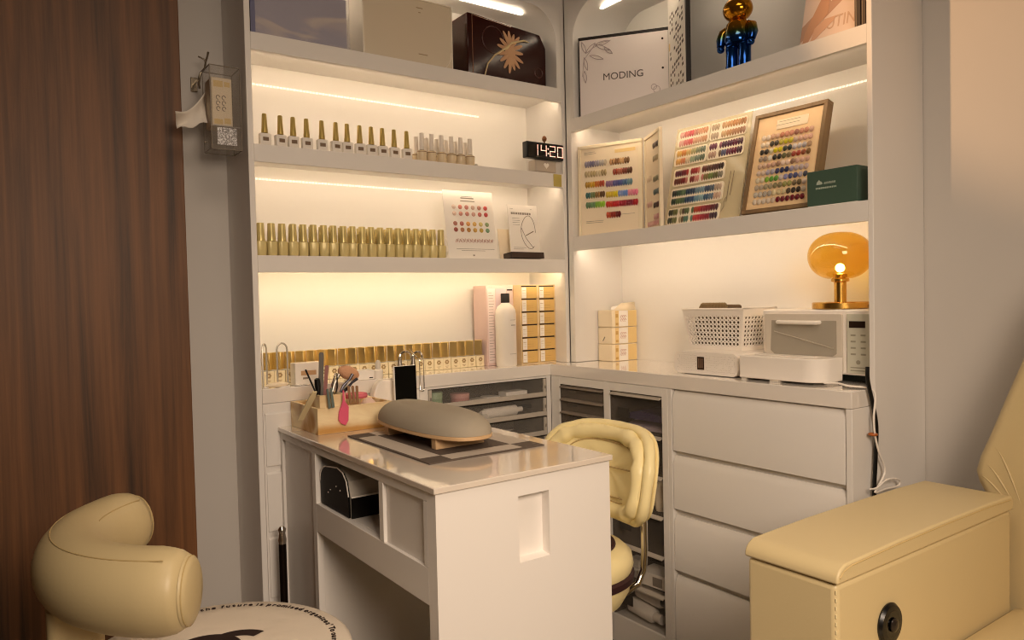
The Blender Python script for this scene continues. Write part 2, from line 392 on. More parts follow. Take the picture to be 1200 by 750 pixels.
simple(MB().tube([(0, 0, 0), (.05, .01, .01), (.12, 0, .004)], .009, 8), 'black_pouch', BLACK, 'dark bundled cable at the end of the second wide clear drawer', 'cable', (1.585, 2.29, inz(1)+.018))
simple(MB().box((0, 0, 0), (.22, .10, .007)).face([(.16, .02, .0075), (.26, .06, .008), (.2, .1, .0078)]), 'paper_sleeve', PAPER, 'flat white paper sleeve in the third wide clear drawer', 'sleeve', (1.40, 2.235, inz(2)), .12)

# ------------------------------------------------------------------ right base
XC = 1.7365
oc2 = thing('organizer_cabinet', 'white cabinet frame around two columns of smoky drawers by the corner', 'cabinet', (XC, 1.613, 0))
def fr(a, b): return a, b
mb = MB()   # local x into the cabinet, y along the front (towards the corner)
for y0, y1 in ((0, .025), (.265, .295), (.535, .586)): mb.box((0, y0, 0), (.34, y1, .896))
for y0, y1, zb in ((.025, .265, .096), (.295, .535, .52)): mb.box((0, y0, .868), (.34, y1, .896)).box((.333, y0, zb), (.34, y1, .868)).box((0, y0, 0), (.34, y1, zb))
mb.build('body', WHITE, oc2, bevel=.001)
for y0, y1, zb in ((.025, .265, .096), (.295, .535, .52)): MB().box((.004, y0+.0002, zb+.0002), (.3328, y0+.0009, .8678)).box((.004, y1-.0009, zb+.0002), (.3328, y1-.0002, .8678)).box((.3318, y0+.001, zb+.0002), (.3328, y1-.001, .8678)).build('opening_shade', RUNSHADE, oc2)  # dark sheets paint the shade inside both openings
for k in range(7):
    clear_drawer('smoky_drawer', (XC+.006, 1.613+.534, .866-.0475*(k+1)), -PI/2, .238, .30, .0465, .012, 'smoke',
                 f'shallow smoky drawer in the narrow column by the corner, {ORD[k]} from the top', 'shallow smoky drawers')
for k in range(6):
    clear_drawer('smoky_drawer', (XC+.006, 1.613+.264, .866-.1283*(k+1)), -PI/2, .238, .30, .127, .012, 'smoke',
                 f'deep smoky drawer beside the white drawer chest, {ORD[k]} from the top', 'deep smoky drawers')
def dz(k): return .866-.1283*(k+1)+.004
# things in the deep drawers
simple(MB().box((0, 0, 0), (.22, .2, .012)).prism([(0, .012), (.22, .012), (.22, .036), (.06, .03)], 'xz', .01, .19), 'paper_stack', M('lilac paper', '#b7a9b8', .6), 'stack of lilac papers in the top deep drawer', 'papers', (XC+.04, 1.645, dz(0)))
simple(MB().prism([(0, 0), (.2, 0), (.2, .012), (.1, .03), (0, .02)], 'yz', 0, .18), 'folder', M('navy plastic', '#2b2450', .3), 'dark blue folder under the papers in the top deep drawer', 'folder', (XC+.02, 1.648, dz(0)+.0375))
simple(MB().lathe((0, 0, 0), [(.02, 0), (.024, .02), (.022, .08), (.01, .095)], 14), 'pouch_bottle', CREAMP, 'cream bottle standing in the third deep drawer', 'bottle', (XC+.05, 1.69, dz(2)))
simple(MB().box((0, 0, 0), (.05, .07, .085)), 'cotton_pack', CREAMP, 'cream pack in the third deep drawer behind the stool', 'pack', (XC+.035, 1.735, dz(2)), .1, .006)
simple(MB().box((0, 0, 0), (.08, .12, .045)).box((-.001, .02, .006), (0, .06, .036), 1), 'wipes_pack', [PAPER, GREYINK], 'white packet with a grey label in the fifth deep drawer', 'packet', (XC+.03, 1.655, dz(4)), .08, .004)
simple(MB().box((0, 0, 0), (.06, .06, .03)).box((.01, .0, .0302), (.05, .05, .06)), 'sponge_box', PLASTG, 'pale box stack in the fifth deep drawer', 'box', (XC+.04, 1.80, dz(4)), 0, .003)
def lying_bottle(loc, label, capm):
    t = thing('lying_bottle', label, 'bottle', loc, -.12)
    MB().lathe((0, 0, 0), [(.018, 0), (.026, .012), (.026, .12), (.012, .135)], 16, ax='y').build('body', PLAST, t)
    MB().lathe((0, 0, 0), [(.016, -.035), (.016, 0)], 16, ax='y').build('cap', capm, t)
lying_bottle((XC+.05, 1.69, dz(5)+.028+.0525), 'white bottle with black cap lying in the lowest deep drawer', BLACK)
lying_bottle((XC+.038, 1.715, dz(5)+.0275), 'white bottle with white cap lying in front in the lowest deep drawer', PLAST)

ch = thing('drawer_chest', 'white chest of four wide handleless drawers under the microwave', 'cabinet', (XC, 1.005, 0))
mb = MB().box((0, 0, 0), (.098, .016, .896)).box((.0, .592, 0), (.345, .6075, .896)).box((.021, .016, .0), (.098, .592, .896)).box((.098, .0105, 0), (.345, .592, .896)).box((.012, .016, 0), (.021, .592, .09))
mb.build('body', WHITE, ch, bevel=.001)
for z0, z1 in ((.704, .894), (.521, .690), (.328, .503), (.105, .311)):
    MB().prism([(.001, z0), (.001, z1-.026), (.013, z1-.001), (.020, z1-.001), (.020, z0)], 'xz', .019, .589).build('drawer', WHITE, ch, bevel=.001)

# ------------------------------------------------------------------ nail desk
dk = thing('nail_desk', 'white nail desk with a glossy cream top and open leg space', 'desk', (.704, 1.263, 0))
DW, DL, ZD = .459, .932, .825
bx((-.006, -.006, .812), (DW+.006, DL, ZD)).build('desk_top', [DESKTOP], dk, bevel=.002)
# end panel with a square niche
mb = MB(); xs = [0, .199, .281, DW]; zs = [0, .631, .773, .8119]
for i in range(3):
    for j in range(3):
        if (i, j) != (1, 1): mb.box((xs[i], 0, zs[j]), (xs[i+1], .035, zs[j+1]))
mb.box((.199, .026, .631), (.281, .035, .773)).prism([(0, .631), (.026, .631), (.026, .6345)], 'yz', .199, .281)
mb.build('end_panel', M('white end panel', '#eee9e3', .45, vary=.01), dk, smooth=0)
mb = MB()   # face frame on the open side, cubby and pedestal
mb.box((0, .035, .790), (.018, DL, .8119)).box((0, .035, .580), (.018, .649, .656)).box((0, .237, .656), (.018, .2585, .79)).box((0, .035, .656), (.018, .052, .79))
mb.box((0, .649, .0), (.018, .675, .790)).box((0, .917, 0), (.018, DL, .79)).box((0, .675, 0), (.018, .917, .06))
mb.box((.008, .052, .595), (.018, .237, .79)).box((.008, .675, .06), (.018, .917, .79))
mb.box((.018, .035, .640), (.40, .667, .656)).box((.018, .2585, .656), (.40, .2645, .8)).box((.40, .035, .58), (.418, .667, .8119)).box((.018, .035, .58), (.40, .667, .585))
mb.box((.018, .662, 0), (DW, .675, .8119)).box((DW-.018, .675, 0), (DW, DL, .8119)).box((.018, DL-.01, 0), (DW-.018, DL, .81))
mb.build('side_frame', WHITE, dk, smooth=0, bevel=.0012)

# uv nail lamp in the cubby
uv = thing('uv_nail_lamp', 'black nail lamp with a white rim in the desk cubby', 'nail lamp', (.716, 1.716, .6562))
prof = [(.0, 0), (.19, 0), (.192, .045)] + [(.192-.052*(1-math.cos(a)), .06+.047*math.sin(a)) for a in [PI/2*k/6 for k in range(7)]] + [(.07, .115), (.035, .108), (.014, .09), (.002, .054)]
MB().prism(prof, 'yz', .004, .21).build('shell', M('silver grey shell', '#b9b2a8', .3), uv, smooth=30)
ins = [(.003+(y)*.97, .002+z*.965) for y, z in prof]
fp = MB().prism(ins, 'yz', -.001, .0039).build('front_panel', M('soft black panel', '#060606', .4, spec=.15), uv, smooth=30)
bx((.004, -.0035, 0), (.235, -.0002, .051)).build('side_base', BLACK, uv)
bx((.004, -.0045, .0512), (.235, -.0002, .0545)).build('rim', PLAST, uv)
MB().tube([(-.0012, y, z) for y, z in prof[11:]+[]]+[(-.0012, .002, .054)], .0016, 6).build('rim', PLAST, uv)
MB().tube([(-.0012, y, z) for y, z in prof[3:12]], .0016, 6).build('rim', PLAST, uv)
mb = MB()
for y, z in ((.055, .06), (.08, .066), (.12, .05), (.135, .04)): mb.sph((-.0012, y, z), .0014, n=8, k=6)
mb.build('buttons', PLAST, fp)

# ------------------------------------------------------------------ on the nail desk
zt = ZD+.0003
mt_ = thing('desk_mat', 'grey checked woven mat on the nail desk under the arm rest', 'mat', (.793, 1.445, zt))
mb = MB(); xs = [0, .008, .062, .262, .322]; ys = [0, .008, .060, .400, .455]
for i in range(4):
    for j in range(4):
        corner = i in (1, 3) and j in (1, 3); mid = (i == 2 and j == 2); edge = i == 0 or j == 0
        mb.box((xs[i], ys[j], 0), (xs[i+1], ys[j+1], .003), 0 if (corner or mid or edge) else 1)
mb.build('woven_cloth', [MATD, MATL], mt_, smooth=0)

ar = thing('arm_rest', 'grey padded hand rest on a pale wooden base on the desk mat', 'hand rest', (.948, 1.712, zt+.0032))
def oval(a, b, n, k=40):
    out = []
    for i in range(k):
        t = 2*PI*i/k; c, s = math.cos(t), math.sin(t)
        out.append((a*abs(c)**(2/n)*(1 if c >= 0 else -1), b*abs(s)**(2/n)*(1 if s >= 0 else -1)))
    return out
MB().prism(oval(.090, .236, 2.5), 'xy', .027, .037).build('base_board', PINEL, ar, bevel=.002)
mb = MB(); K = 40; rings = []
for q in range(9):
    t = q/8*PI/2; ins = .058*(1-math.cos(t)); rings.append((ins, .0372+.049*math.sin(t)))
rings = [(-.000, .0372)]+[(.0+i_, z) for i_, z in rings[1:]]
vs = [(x, y, z) for i_, z in rings for x, y in oval(.0905-i_, .2365-i_*1.45, 2.45, K)]
fs = [(j*K+i, j*K+(i+1) % K, (j+1)*K+(i+1) % K, (j+1)*K+i) for j in range(len(rings)-1) for i in range(K)]+[tuple(range(K-1, -1, -1)), tuple((len(rings)-1)*K+i for i in range(K))]
mb._add(vs, fs, 0); mb.build('pad', FABRIC, ar, smooth=60)
for y in (-.146, .112):
    bx((-.070, y, 0), (.070, y+.022, .0268)).build('foot', PINEL, ar, bevel=.001)

ob = thing('wooden_organizer', 'pine wood organizer box full of nail tools on the desk', 'box', (.738, 1.974, zt))
W_, D_, H_ = .228, .218, .073
mb = MB().box((0, 0, 0), (W_, .009, H_)).box((0, D_-.009, 0), (W_, D_, H_)).box((0, .009, 0), (.009, D_-.009, H_)).box((W_-.009, .009, 0), (W_, D_-.009, H_)).box((.009, .009, 0), (W_-.009, D_-.009, .006))
mb.build('outer_box', PINE, ob, bevel=.0008)
mb = MB().box((.012, .012, .007), (.088, .019, .107)).box((.012, .083, .007), (.088, .09, .107)).box((.012, .019, .007), (.019, .083, .107)).box((.081, .019, .007), (.088, .083, .107)).box((.019, .019, .007), (.081, .083, .011))
mb.build('tool_cup', PINE, ob, bevel=.0008)
def at(px, py, y): return H(px, py, 'y', y)
def tool(name, label, cat, p0, p1, w, t, mat, tip=None):
    """a slim flat tool from p0 (in the cup) to p1"""
    p0, p1 = Vector(p0), Vector(p1); L = (p1-p0).length; zax = (p1-p0).normalized(); xax = Vector((1, 0, 0)); xax = (xax-zax*xax.dot(zax)).normalized(); yax = zax.cross(xax)
    mm = Matrix((xax, yax, zax)).transposed().to_4x4(); mm.translation = p0
    r = thing(name, label, cat, mat=mm)
    return r, L
def file_tool(name, label, cat, px0, px1, y0, w, mat, z0=.865, thick=.0028, core=None):
    b = at(px0[0], px0[1], y0); a = at(px1[0], px1[1], y0+.004)
    d = (a-b).normalized(); b0 = b-d*((b.z-z0)/max(.3, d.z))
    r, L = tool(name, label, cat, b0, a, w, thick, mat)
    mb = MB().prism([(-w/2, 0), (w/2, 0), (w/2, L-w*.3), (w*.3, L), (-w*.3, L), (-w/2, L-w*.3)], 'xz', -thick/2, thick/2)
    mb.build('blade', mat, r, bevel=.0006)
    if core: bx((-w/2+.001, thick/2+.0001, .005), (w/2-.001, thick/2+.001, L-.004)).build('grit_face', core, r)
    return r
GREYT = M('slate grey abrasive', '#6d6862', .9); ROSE = M('dusty rose abrasive', '#9a6a66', .85); TEAL = M('teal grey plastic', '#66716c', .35)
file_tool('nail_file', 'tall slate grey nail file standing in the pine box', 'nail file', (376, 458), (376.5, 413), 2.03, .014, GREYT, core=M('grit', '#5d5852', .95))
file_tool('nail_file', 'dusty rose nail file beside the tall grey one', 'nail file', (381, 458), (383, 428), 2.04, .011, ROSE, core=M('rose grit', '#8a5a56', .95))
file_tool('tweezers', 'thin black tweezers leaning to the left out of the pine box', 'tweezers', (369, 458), (358, 433), 2.01, .0045, BLACK)
bp_, L = tool('dust_brush', 'short black round handled brush in the pine box', 'brush', (.765, 2.022, .866), at(371.5, 443, 2.022), 0, 0, 0)
MB().lathe((0, 0, 0), [(.005, 0), (.0055, L*.6), (.009, L*.8), (.008, L*.97), (.003, L)], 12).build('handle', BLACK, bp_)
sp_, L = tool('spatula', 'pale cream spatula leaning outside the front of the pine box', 'spatula', H(353, 490, 'x', .7215), H(369, 459, 'x', .7265), 0, 0, 0)
MB().prism([(-.009, -.008), (.006, -.012), (.010, -.006), (.010, L*.8), (.006, L), (-.006, L), (-.009, L*.8)], 'xz', -.0015, .0015).build('blade', M('pale olive plastic', '#e6d9b0', .4), sp_, bevel=.0006)
cl_, L = tool('hanging_clip', 'teal grey metal clip hooked over the front of the pine box', 'clip', at(389, 478, 1.967), at(386, 455, 1.967), 0, 0, 0)
for x in (-.006, .004):
    MB().prism([(x-.004, 0), (x+.004, 0), (x+.003, L), (x-.003, L)], 'xz', -.002, .002).build('arm', TEAL, cl_, bevel=.0005)
sc_, L = tool('cuticle_nippers', 'silver cuticle nippers with curved handles in the pine box', 'nippers', (.80, 2.035, .868), at(394, 437, 2.035), 0, 0, 0)
for s in (-1, 1): MB().tube([(s*.002, 0, 0), (s*.006, 0, L*.35), (s*.008, 0, L*.7), (s*.002, 0, L)], [.003, .0035, .003, .002], 8).build('handle', CHROME, sc_)
fb, L = tool('powder_brush', 'fluffy peach powder brush bending over in the pine box', 'brush', (.782, 2.03, .87), at(396, 438, 2.04), 0, 0, 0)
MB().tube([(0, 0, 0), (0, 0, L*.8), (.004, 0, L)], .004, 8).build('handle', STEEL, fb)
MB().sph((0, 0, 0), .034, .018, .020, 18, 10).build('bristles', M('peach bristles', '#d3a07c', .9, bump=(220, .6, .004)), fb, loc=(.030, 0, L+.012))
file_tool('buffer_stick', 'narrow grey buffer stick under the powder brush', 'nail file', (404, 458), (406, 446), 2.03, .007, M('warm grey stick', '#b3a795', .6))
dn, L = tool('nail_clippers', 'dark blue black nail clippers leaning right in the pine box', 'clippers', at(399, 460, 2.02), at(416, 441, 2.02), 0, 0, 0)
for s in (-1, 1): MB().tube([(s*.001, 0, 0), (s*.007, 0, L*.3), (s*.006, 0, L*.7), (s*.010, 0, L)], [.0035, .0045, .0035, .0045], 8).build('handle', M('dark steel', '#2c2a30', .25, .7), dn)
tg = thing('silicone_tag', 'bright pink silicone leaf tag hanging over the front of the pine box', 'tag', H(403, 482, 'y', 1.965))
sh = [(-.008, -.036), (.004, -.042), (.012, -.028), (.014, .012), (.004, .030), (.002, .062), (-.002, .062), (-.003, .03), (-.014, .0), (-.016, -.024)]
MB().prism([(x*1.05, z*.95) for x, z in sh], 'xz', -.0018, .0018).build('leaf', M('pink silicone', '#e0607f', .35), tg, bevel=.0012)
pd = thing('sponge_puff', 'flat pink sponge at the back of the pine box', 'sponge', (.905, 2.10, ZD+.077))
MB().lathe((0, 0, 0), [(.034, 0), (.037, .006), (.034, .013)], 20).build('disc', M('pink sponge', '#d9707e', .8), pd)
for i, (px, tilt) in enumerate(((411, -.2), (415, -.1), (419, .05))):
    t = file_tool('wooden_stick', f'brown cuticle stick in the right half of the pine box, {ORD[i]} from the left', 'stick', (px, 471), (px-3+i, 452), 1.995, .008, M('brown stick', '#8f6a48', .6), z0=ZD+.012)
cb_ = thing('cotton_bundle', 'translucent pinkish cotton pads heaped in the pine box', 'cotton', (.915, 2.03, ZD+.0075))
MB().sph((0, 0, .0385), .026, .03, .038, 14, 9).build('pads', M('pinkish cotton', '#e3c5b4', .8, bump=(40, .6, .01)), cb_)

ph = thing('phone', 'black smartphone with a white rim standing upright on the desk', 'phone', (1.012, 2.05, zt), .02)
ph.rotation_euler = (-.03, 0, .02)
MB().box((0, 0, 0), (.077, .008, .166)).build('body', PLAST, ph, bevel=.006, seg=3)
bx((.0032, -.0009, .0006), (.0768, -.0001, .1645)).build('screen', M('black phone screen', '#020202', .35, spec=.15), ph)
ps = thing('charging_stand', 'white rounded charging stand beside the phone on the desk', 'stand', (.962, 2.095, zt))
MB().prism([(0, 0), (.07, 0), (.07, .121), (.03, .121), (.012, .108), (.002, .08)], 'xz', 0, .03).build('body', PLAST, ps, bevel=.004, seg=3)

rod = thing('chrome_topped_rod', 'dark rod with a chrome top in the gap behind the desk', 'rod', (.6765, 2.12, .0))
MB().lathe((0, 0, 0), [(.011, 0), (.011, .50)], 14).build('shaft', M('dark metal', '#2a211c', .25, .8), rod)
MB().lathe((0, 0, .5), [(.011, 0), (.012, .012), (.009, .03), (.012, .042), (.006, .05)], 14).build('top', CHROME, rod)

# ------------------------------------------------------------------ on the left worktop
zc = ZC+.0003
LABELM = M('beige flower print', '#a58a5e', .7)
def square_polish(loc, label):
    t = thing('polish_bottle', label, 'nail polish', loc, 0, 'gold-capped polishes on the worktop')
    MB().box((-.0172, -.012, 0), (.0172, .012, .041)).build('body', M('cream glass bottle', '#f0e2bf', .25), t, bevel=.002)
    mb = MB()
    for k in range(6):
        a = k*PI/3; mb.lathe((.0055*math.cos(a), -.01225, .026+.0055*math.sin(a)), [(.0035, -.0002), (.0035, .0002)], 6, ax='y')
    for k in range(2): mb.box((-.007+k*.003, -.0125, .010-k*.004), (.007-k*.003, -.0121, .0115-k*.004))
    mb.build('flower_label', LABELM, t, smooth=0)
    cp = MB(); cp.X = Matrix.Rotation(math.radians(-40), 4, 'Z'); cp.box((-.0132, -.0132, .0435), (.0132, .0132, .098)); cp.build('cap', GOLD, t, bevel=.0015)
    return t
proto = None; n = 24
xa, xb = .680, H(571, 400, 'y', 2.305).x-.021
for i in range(n):
    x = xa+(xb-xa)*i/(n-1); lab = f'cream polish with a square gold cap on the worktop, {ORD[i]} from the left post'
    if proto is None: proto = square_polish((x, 2.335, zc), lab)
    else: dup(proto, (x, 2.335+rnd.uniform(-.003, .003), zc), rnd.uniform(-.05, .05), lab)

for i, (x, lab) in enumerate(((.6745, 'white wire hook stand right against the left post'), (.7275, 'white wire hook stand beside the printed box'))):
    t = thing('wire_stand', lab, 'stand', (x, 2.225, zc), 0 if i else .9)
    w = .0155
    MB().tube([(-w, 0, .004), (-w, 0, .112)]+[(-w*math.cos(a), 0, .112+w*math.sin(a)*1.25) for a in [PI*k/8 for k in range(1, 8)]]+[(w, 0, .112), (w, 0, .004)], .0028, 8).build('wire', M('satin silver wire', '#d6cfc0', .25, .5), t)
    MB().lathe((0, 0, 0), [(.021 if i else .009, 0), (.021 if i else .009, .004)], 20).build('base', PLAST, t)
ds = thing('puff_dish', 'cream scalloped puff at the left end of the worktop', 'puff', (.708, 2.2145, zc))
mb = MB().sph((0, 0, .0085), .034, .0105, .008, 18, 8)
mb.build('puff', CREAMP, ds)
wb = thing('printed_box', 'white box with a brown picture behind the pine organizer', 'box', (.762, 2.208, zc))
bx((0, .006, 0), (.086, .05, .068)).build('carton', M('white gloss carton', '#f6efe4', .3), wb, bevel=.0015)
mb = MB().box((.018, .0052, .030), (.066, .0058, .044)).box((.024, .0051, .018), (.040, .0058, .024), 1)
mb.build('picture', [M('tan print', '#cfa67c', .7), GREYINK], wb)
mb = MB()
for k in range(6): mb.lathe((.006+k*.013, .0, .001), [(.009, 0), (.009, .003)], 12)
mb.build('scalloped_edge', PAPER, wb)
sb = thing('flat_carton', 'flat white carton beside the small white bottle', 'box', (.945, 2.212, zc))
bx((0, 0, 0), (.076, .05, .030)).build('carton', PAPER, sb, bevel=.0015)
bx((.058, -.0005, .004), (.071, -.0001, .007)).build('print', INK, sb)
sq = thing('squeeze_bottle', 'small white bottle with rounded cap beside the phone', 'bottle', (1.038, 2.22, zc))
MB().lathe((0, 0, 0), [(.014, 0), (.0155, .004), (.0155, .026), (.009, .031)], 16).build('body', PLAST, sq)
MB().lathe((0, 0, .0312), [(.009, 0), (.0095, .018), (.006, .027), (.001, .029)], 16).build('cap', PLASTG, sq)
gn = thing('chrome_hook_stand', 'pair of chrome gooseneck droppers above the phone', 'stand', (1.135, 2.255, zc))
for x0, x1 in ((0, .042), (.05, .084)):
    MB().lathe((x0 if x0 == 0 else .05, 0, 0), [(.009, 0), (.009, .035), (.006, .05), (.006, .062)], 14).build('dropper_body', STEEL, gn)
    c = (x0+x1)/2; r = (x1-x0)/2
    MB().tube([(c-r*math.cos(a), 0, .062+r*.8*math.sin(a)) for a in [PI*k/10 for k in range(11)]]+[(x1, 0, .05)], .0035, 8).build('gooseneck', CHROME, gn)
lp = thing('wire_loop', 'long thin chrome loop hanging over the worktop edge right of the phone', 'loop', (1.183, 2.192, ZC-.052))
mb = MB(); w, h = .0075, .11
mb.tube([(-w, 0, .006), (-w, 0, h-.008), (-w*.5, 0, h), (w*.5, 0, h), (w, 0, h-.008), (w, 0, .006), (w*.5, 0, 0), (-w*.5, 0, 0)], .0018, 8, closed=True)
mb.build('loop', CHROME, lp); MB().tube([(0, .001, h), (0, .02, h-.004), (0, .055, h+.012), (-.012, .06, h+.03)], .0018, 6).build('hanger', CHROME, lp)

# tall white bottle, pink display case and two gold drawer towers
tb = thing('lotion_bottle', 'tall white bottle with black cap in front of the pink case', 'bottle', (1.578, 2.262, zc))
MB().lathe((0, 0, 0), [(.037, 0), (.039, .004), (.039, .192), (.037, .206), (.030, .221), (.017, .231), (.0155, .234)], 32).build('body', PLAST, tb)
MB().lathe((0, 0, .2345), [(.0165, 0), (.0165, .033), (.015, .035)], 24).build('cap', M('matte black cap', '#15120f', .5), tb)
mb = MB()
for z, w, t in ((.170, .028, .0015), (.150, .022, .0035), (.045, .034, .0015)):
    for k in range(7):
        a0 = -1.62+(-.5+k/7)*w/.039*1.0+.25; a1 = a0+w/.039/9
        mb.face([(.0392*math.cos(a0), .0392*math.sin(a0), z), (.0392*math.cos(a1), .0392*math.sin(a1), z), (.0392*math.cos(a1), .0392*math.sin(a1), z+t), (.0392*math.cos(a0), .0392*math.sin(a0), z+t)])
mb.build('print', GREYINK, tb, smooth=0)
pc = thing('display_case', 'lilac pink printed display case behind the tall white bottle', 'case', (H(571, 400, 'y', 2.305).x, 2.305, zc))
PW, PH = H(611.5, 420, 'y', 2.262).x-.002-H(571, 400, 'y', 2.305).x, .300
mb = MB().box((0, 0, 0), (PW, .09, PH)); mb.build('case', PINKP, pc, bevel=.002)
bx((.006, -.0006, .01), (PW*.32, 0, PH-.012)).build('printed_panel', M('pale lilac print', '#ead9d6', .6), pc)
bx((PW*.34, -.0006, .01), (PW*.70, 0, PH-.012)).build('printed_panel', M('mauve print', '#cdb9c0', .5), pc)
mb = MB()
for k in range(25): mb.box((.010, -.0010, .02+k*.0105), (.010+.026*(.5+.5*rnd.random()), -.0006, .0215+k*.0105), 0)
mb.build('lettering', GREYINK, pc)
for k in range(3):
    d = bx((PW*.73, -.003, .008+k*.096), (PW*.96, -.0001, .095+k*.096)).build('drawer', M('clear pink drawer', '#d6c4c6', .15), pc, bevel=.001)
    bx((PW*.75, -.0036, .088+k*.096), (PW*.94, -.003, .093+k*.096)).build('slot', INK, d)
xT = [H(q, 420, 'y', 2.262).x for q in (611.5, 634.5, 658.5)]; TWR = (1.8160-xT[0])/2-.001; xT[1] = xT[0]+TWR+.001
def tower(x, label):
    t = thing('drawer_tower', label, 'drawer tower', (x, 2.262, zc)); w, h = TWR, .300
    mb = MB().box((0, 0, 0), (.004, .10, h)).box((w-.004, 0, 0), (w, .10, h)).box((.004, .094, 0), (w-.004, .10, h)).box((.004, 0, h-.003), (w-.004, .094, h)).box((.004, 0, 0), (w-.004, .094, .003))
    mb.build('frame', M('pale gold carton', '#e6cd9f', .5), t)
    for k in range(6):
        z = .0045+k*.0488
        d = bx((.0055, -.001, z), (w-.0055, .09, z+.0435)).build('drawer', M('golden carton', '#d8b36c', .45), t, bevel=.0008)
        l = bx((.0058, -.0014, z+.001), (.0265, -.0011, z+.0425)).build('label', PAPER, d)
        mb = MB()
        for q in range(3): mb.box((.009, -.0017, z+.012+q*.009), (.0225, -.0014, z+.0125+q*.008))
        for q in range(2): mb.box((.027, -.0014, z+.012+q*.009), (.058, -.0011, z+.0128+q*.009))
        mb.build('lettering', M('brown gold print', '#b08c50', .6), d)
        bx((.006, .002, z+.0438), (w-.006, .0025, z+.0482)).build('shadow_gap', INK, t)
    return t
tower(xT[0], 'gold drawer tower next to the pink case, nearer the white bottle')
tower(xT[1], 'gold drawer tower in the corner against the side panel')

# ------------------------------------------------------------------ third shelf: pale gold polishes, chart, brochure
z3 = 1.3343
def gold_polish(loc, label, grp, c1, c2):
    t = thing('polish_bottle', label, 'nail polish', loc, 0, grp)
    MB().lathe((0, 0, 0), [(.0118, 0), (.0145, .004), (.0152, .030), (.0150, .042), (.0120, .044)], 20, sq=.75).build('body', c1, t, smooth=50)
    MB().lathe((0, 0, .0443), [(.0124, 0), (.0108, .052), (.0100, .053)], 20).build('cap', c2, t, smooth=50)
    return t
GB = M('khaki gold bottle', '#d6c58a', .35, .12); GC = M('khaki gold cap', '#d0be80', .32, .45); GBLIT = M('lit khaki bottle', '#e0d29c', .4, .1)  # paler bottle copy paints the light on the back row
x0, x1 = H(306, 298, 'y', 2.232).x, H(517, 301, 'y', 2.232).x
proto = None
for i in range(20):
    lab = f'pale gold polish in the front row under the clock shelf, {ORD[i]} from the left'; x = x0+(x1-x0)*i/19
    if proto is None: proto = gold_polish((x, 2.232, z3), lab, 'pale gold polishes', GB, GC)
    else: dup(proto, (x, 2.232+rnd.uniform(-.002, .002), z3), rnd.uniform(-.3, .3), lab)
proto = None
for i in range(19):
    lab = f'pale gold polish in the back row under the clock shelf, {ORD[i]} from the left'; x = x0+(x1-x0)*(i+.5)/19
    if proto is None: proto = gold_polish((x, 2.285, z3), lab, 'pale gold polishes', GBLIT, GC)
    else: dup(proto, (x, 2.285, z3), 0, lab)

def board(name, label, cat, O, ux, uy, W, Hh, T, mat, bevel=.001, group=None, part='board'):
    r = thing(name, label, cat, mat=frame_mat(O, ux, uy), group=group)
    bx((0, 0, -T), (W, Hh, -.00005)).build(part, mat, r, bevel=bevel)
    return r
cd = board('colour_card', 'white colour card with rows of round dots leaning beside the pale gold polishes', 'colour card', (1.313, 2.214, z3+.0005), (1, 0, 0), (0, .037, .24), .207, .243, .0025, PAPER)
dots = []
c6 = [['#e6cfc0', '#cf8578', '#c9877c', '#d9b9a6', '#b98574', '#c8524f'], ['#dfc3b3', '#cc9384', '#cb897d', '#c79f92', '#c06b62', '#c04a48'],
      ['#b97f70', '#b5695c', '#d39a5a', '#d6b065', '#cdbb74', '#97a878'], ['#a2594e', '#b37a55', '#b98748', '#c79d4c', '#b99c46', '#6f9272']]
for r_, y in enumerate((.184, .160, .124, .102)):
    dots += [(.040+i*.0265, y, c6[r_][i]) for i in range(6)]
swatches(cd, dots, .018 if 0 else .017, .017, False)
mb = MB()
for i in range(11): mb.tube([(.034+i*.0145, .056, .0008), (.038+i*.0145, .068, .0008), (.042+i*.0145, .058, .0008), (.045+i*.0145, .070, .0008)], .0011, 5)
mb.build('squiggle_row', M('brick red print', '#b0705c', .6), cd)
mb = MB(); lines(mb, .035, .034, .16, 1, .006, jag=.02); lines(mb, .055, .028, .10, 1, .006, jag=.02); mb.box((.100, .008, 0), (.107, .013, .0003))
mb.box((.072, .215, 0), (.126, .219, .0003)).box((.070, .205, 0), (.13, .208, .0003)).box((.075, .222, 0), (.12, .2235, .0003))
mb.build('small_print', GREYINK, cd, smooth=0)

br = thing('brochure_stand', 'small white brochure with a line drawing in a dark holder', 'brochure', mat=frame_mat((1.590, 2.230, z3+.0055), (1, .02, 0), (0, .022, .2)))
bx((-.004, 0, -.045), (.150, .022, .006)).build('holder', M('dark brown holder', '#3c2a20', .4), br, bevel=.001)
bx((0, .0222, -.003), (.138, .200, 0)).build('leaflet', PAPER, br)
mb = MB().tube([(.088+.034*math.cos(a), .098+.062*math.sin(a)+.006*math.sin(2*a), .0006) for a in [2*PI*k/30 for k in range(27)]], .0009, 5)
mb.tube([(.056, .115, .0006), (.075, .075, .0006), (.105, .040, .0006)], .0009, 5).tube([(.075, .085, .0006), (.112, .102, .0006)], .0016, 5)
mb.build('line_drawing', M('sepia line', '#6b5a4c', .6), br)
mb = MB(); lines(mb, .018, .150, .04, 4, .008); lines(mb, .014, .040, .06, 2, .006); lines(mb, .01, .186, .018, 1, .006); lines(mb, .105, .186, .012, 1, .006)
for k in range(9): mb.box((.014+k*.0105, .164, 0), (.022+k*.0105, .172, .0003))
mb.build('small_print', GREYINK, br, smooth=0)
for i in range(3):
    t = thing('card', f'thin cream card standing behind the small brochure, {ORD[i]} from the left', 'card', mat=frame_mat((1.575+i*.005, 2.279+i*.005, z3+.0005), (1, 0, 0), (-.02, .02, .12)))
    bx((0, 0, -.0018), (.10, .118, 0)).build('sheet', [CREAMP, PINKP, M('tan card', '#a98c72', .6)][i], t)

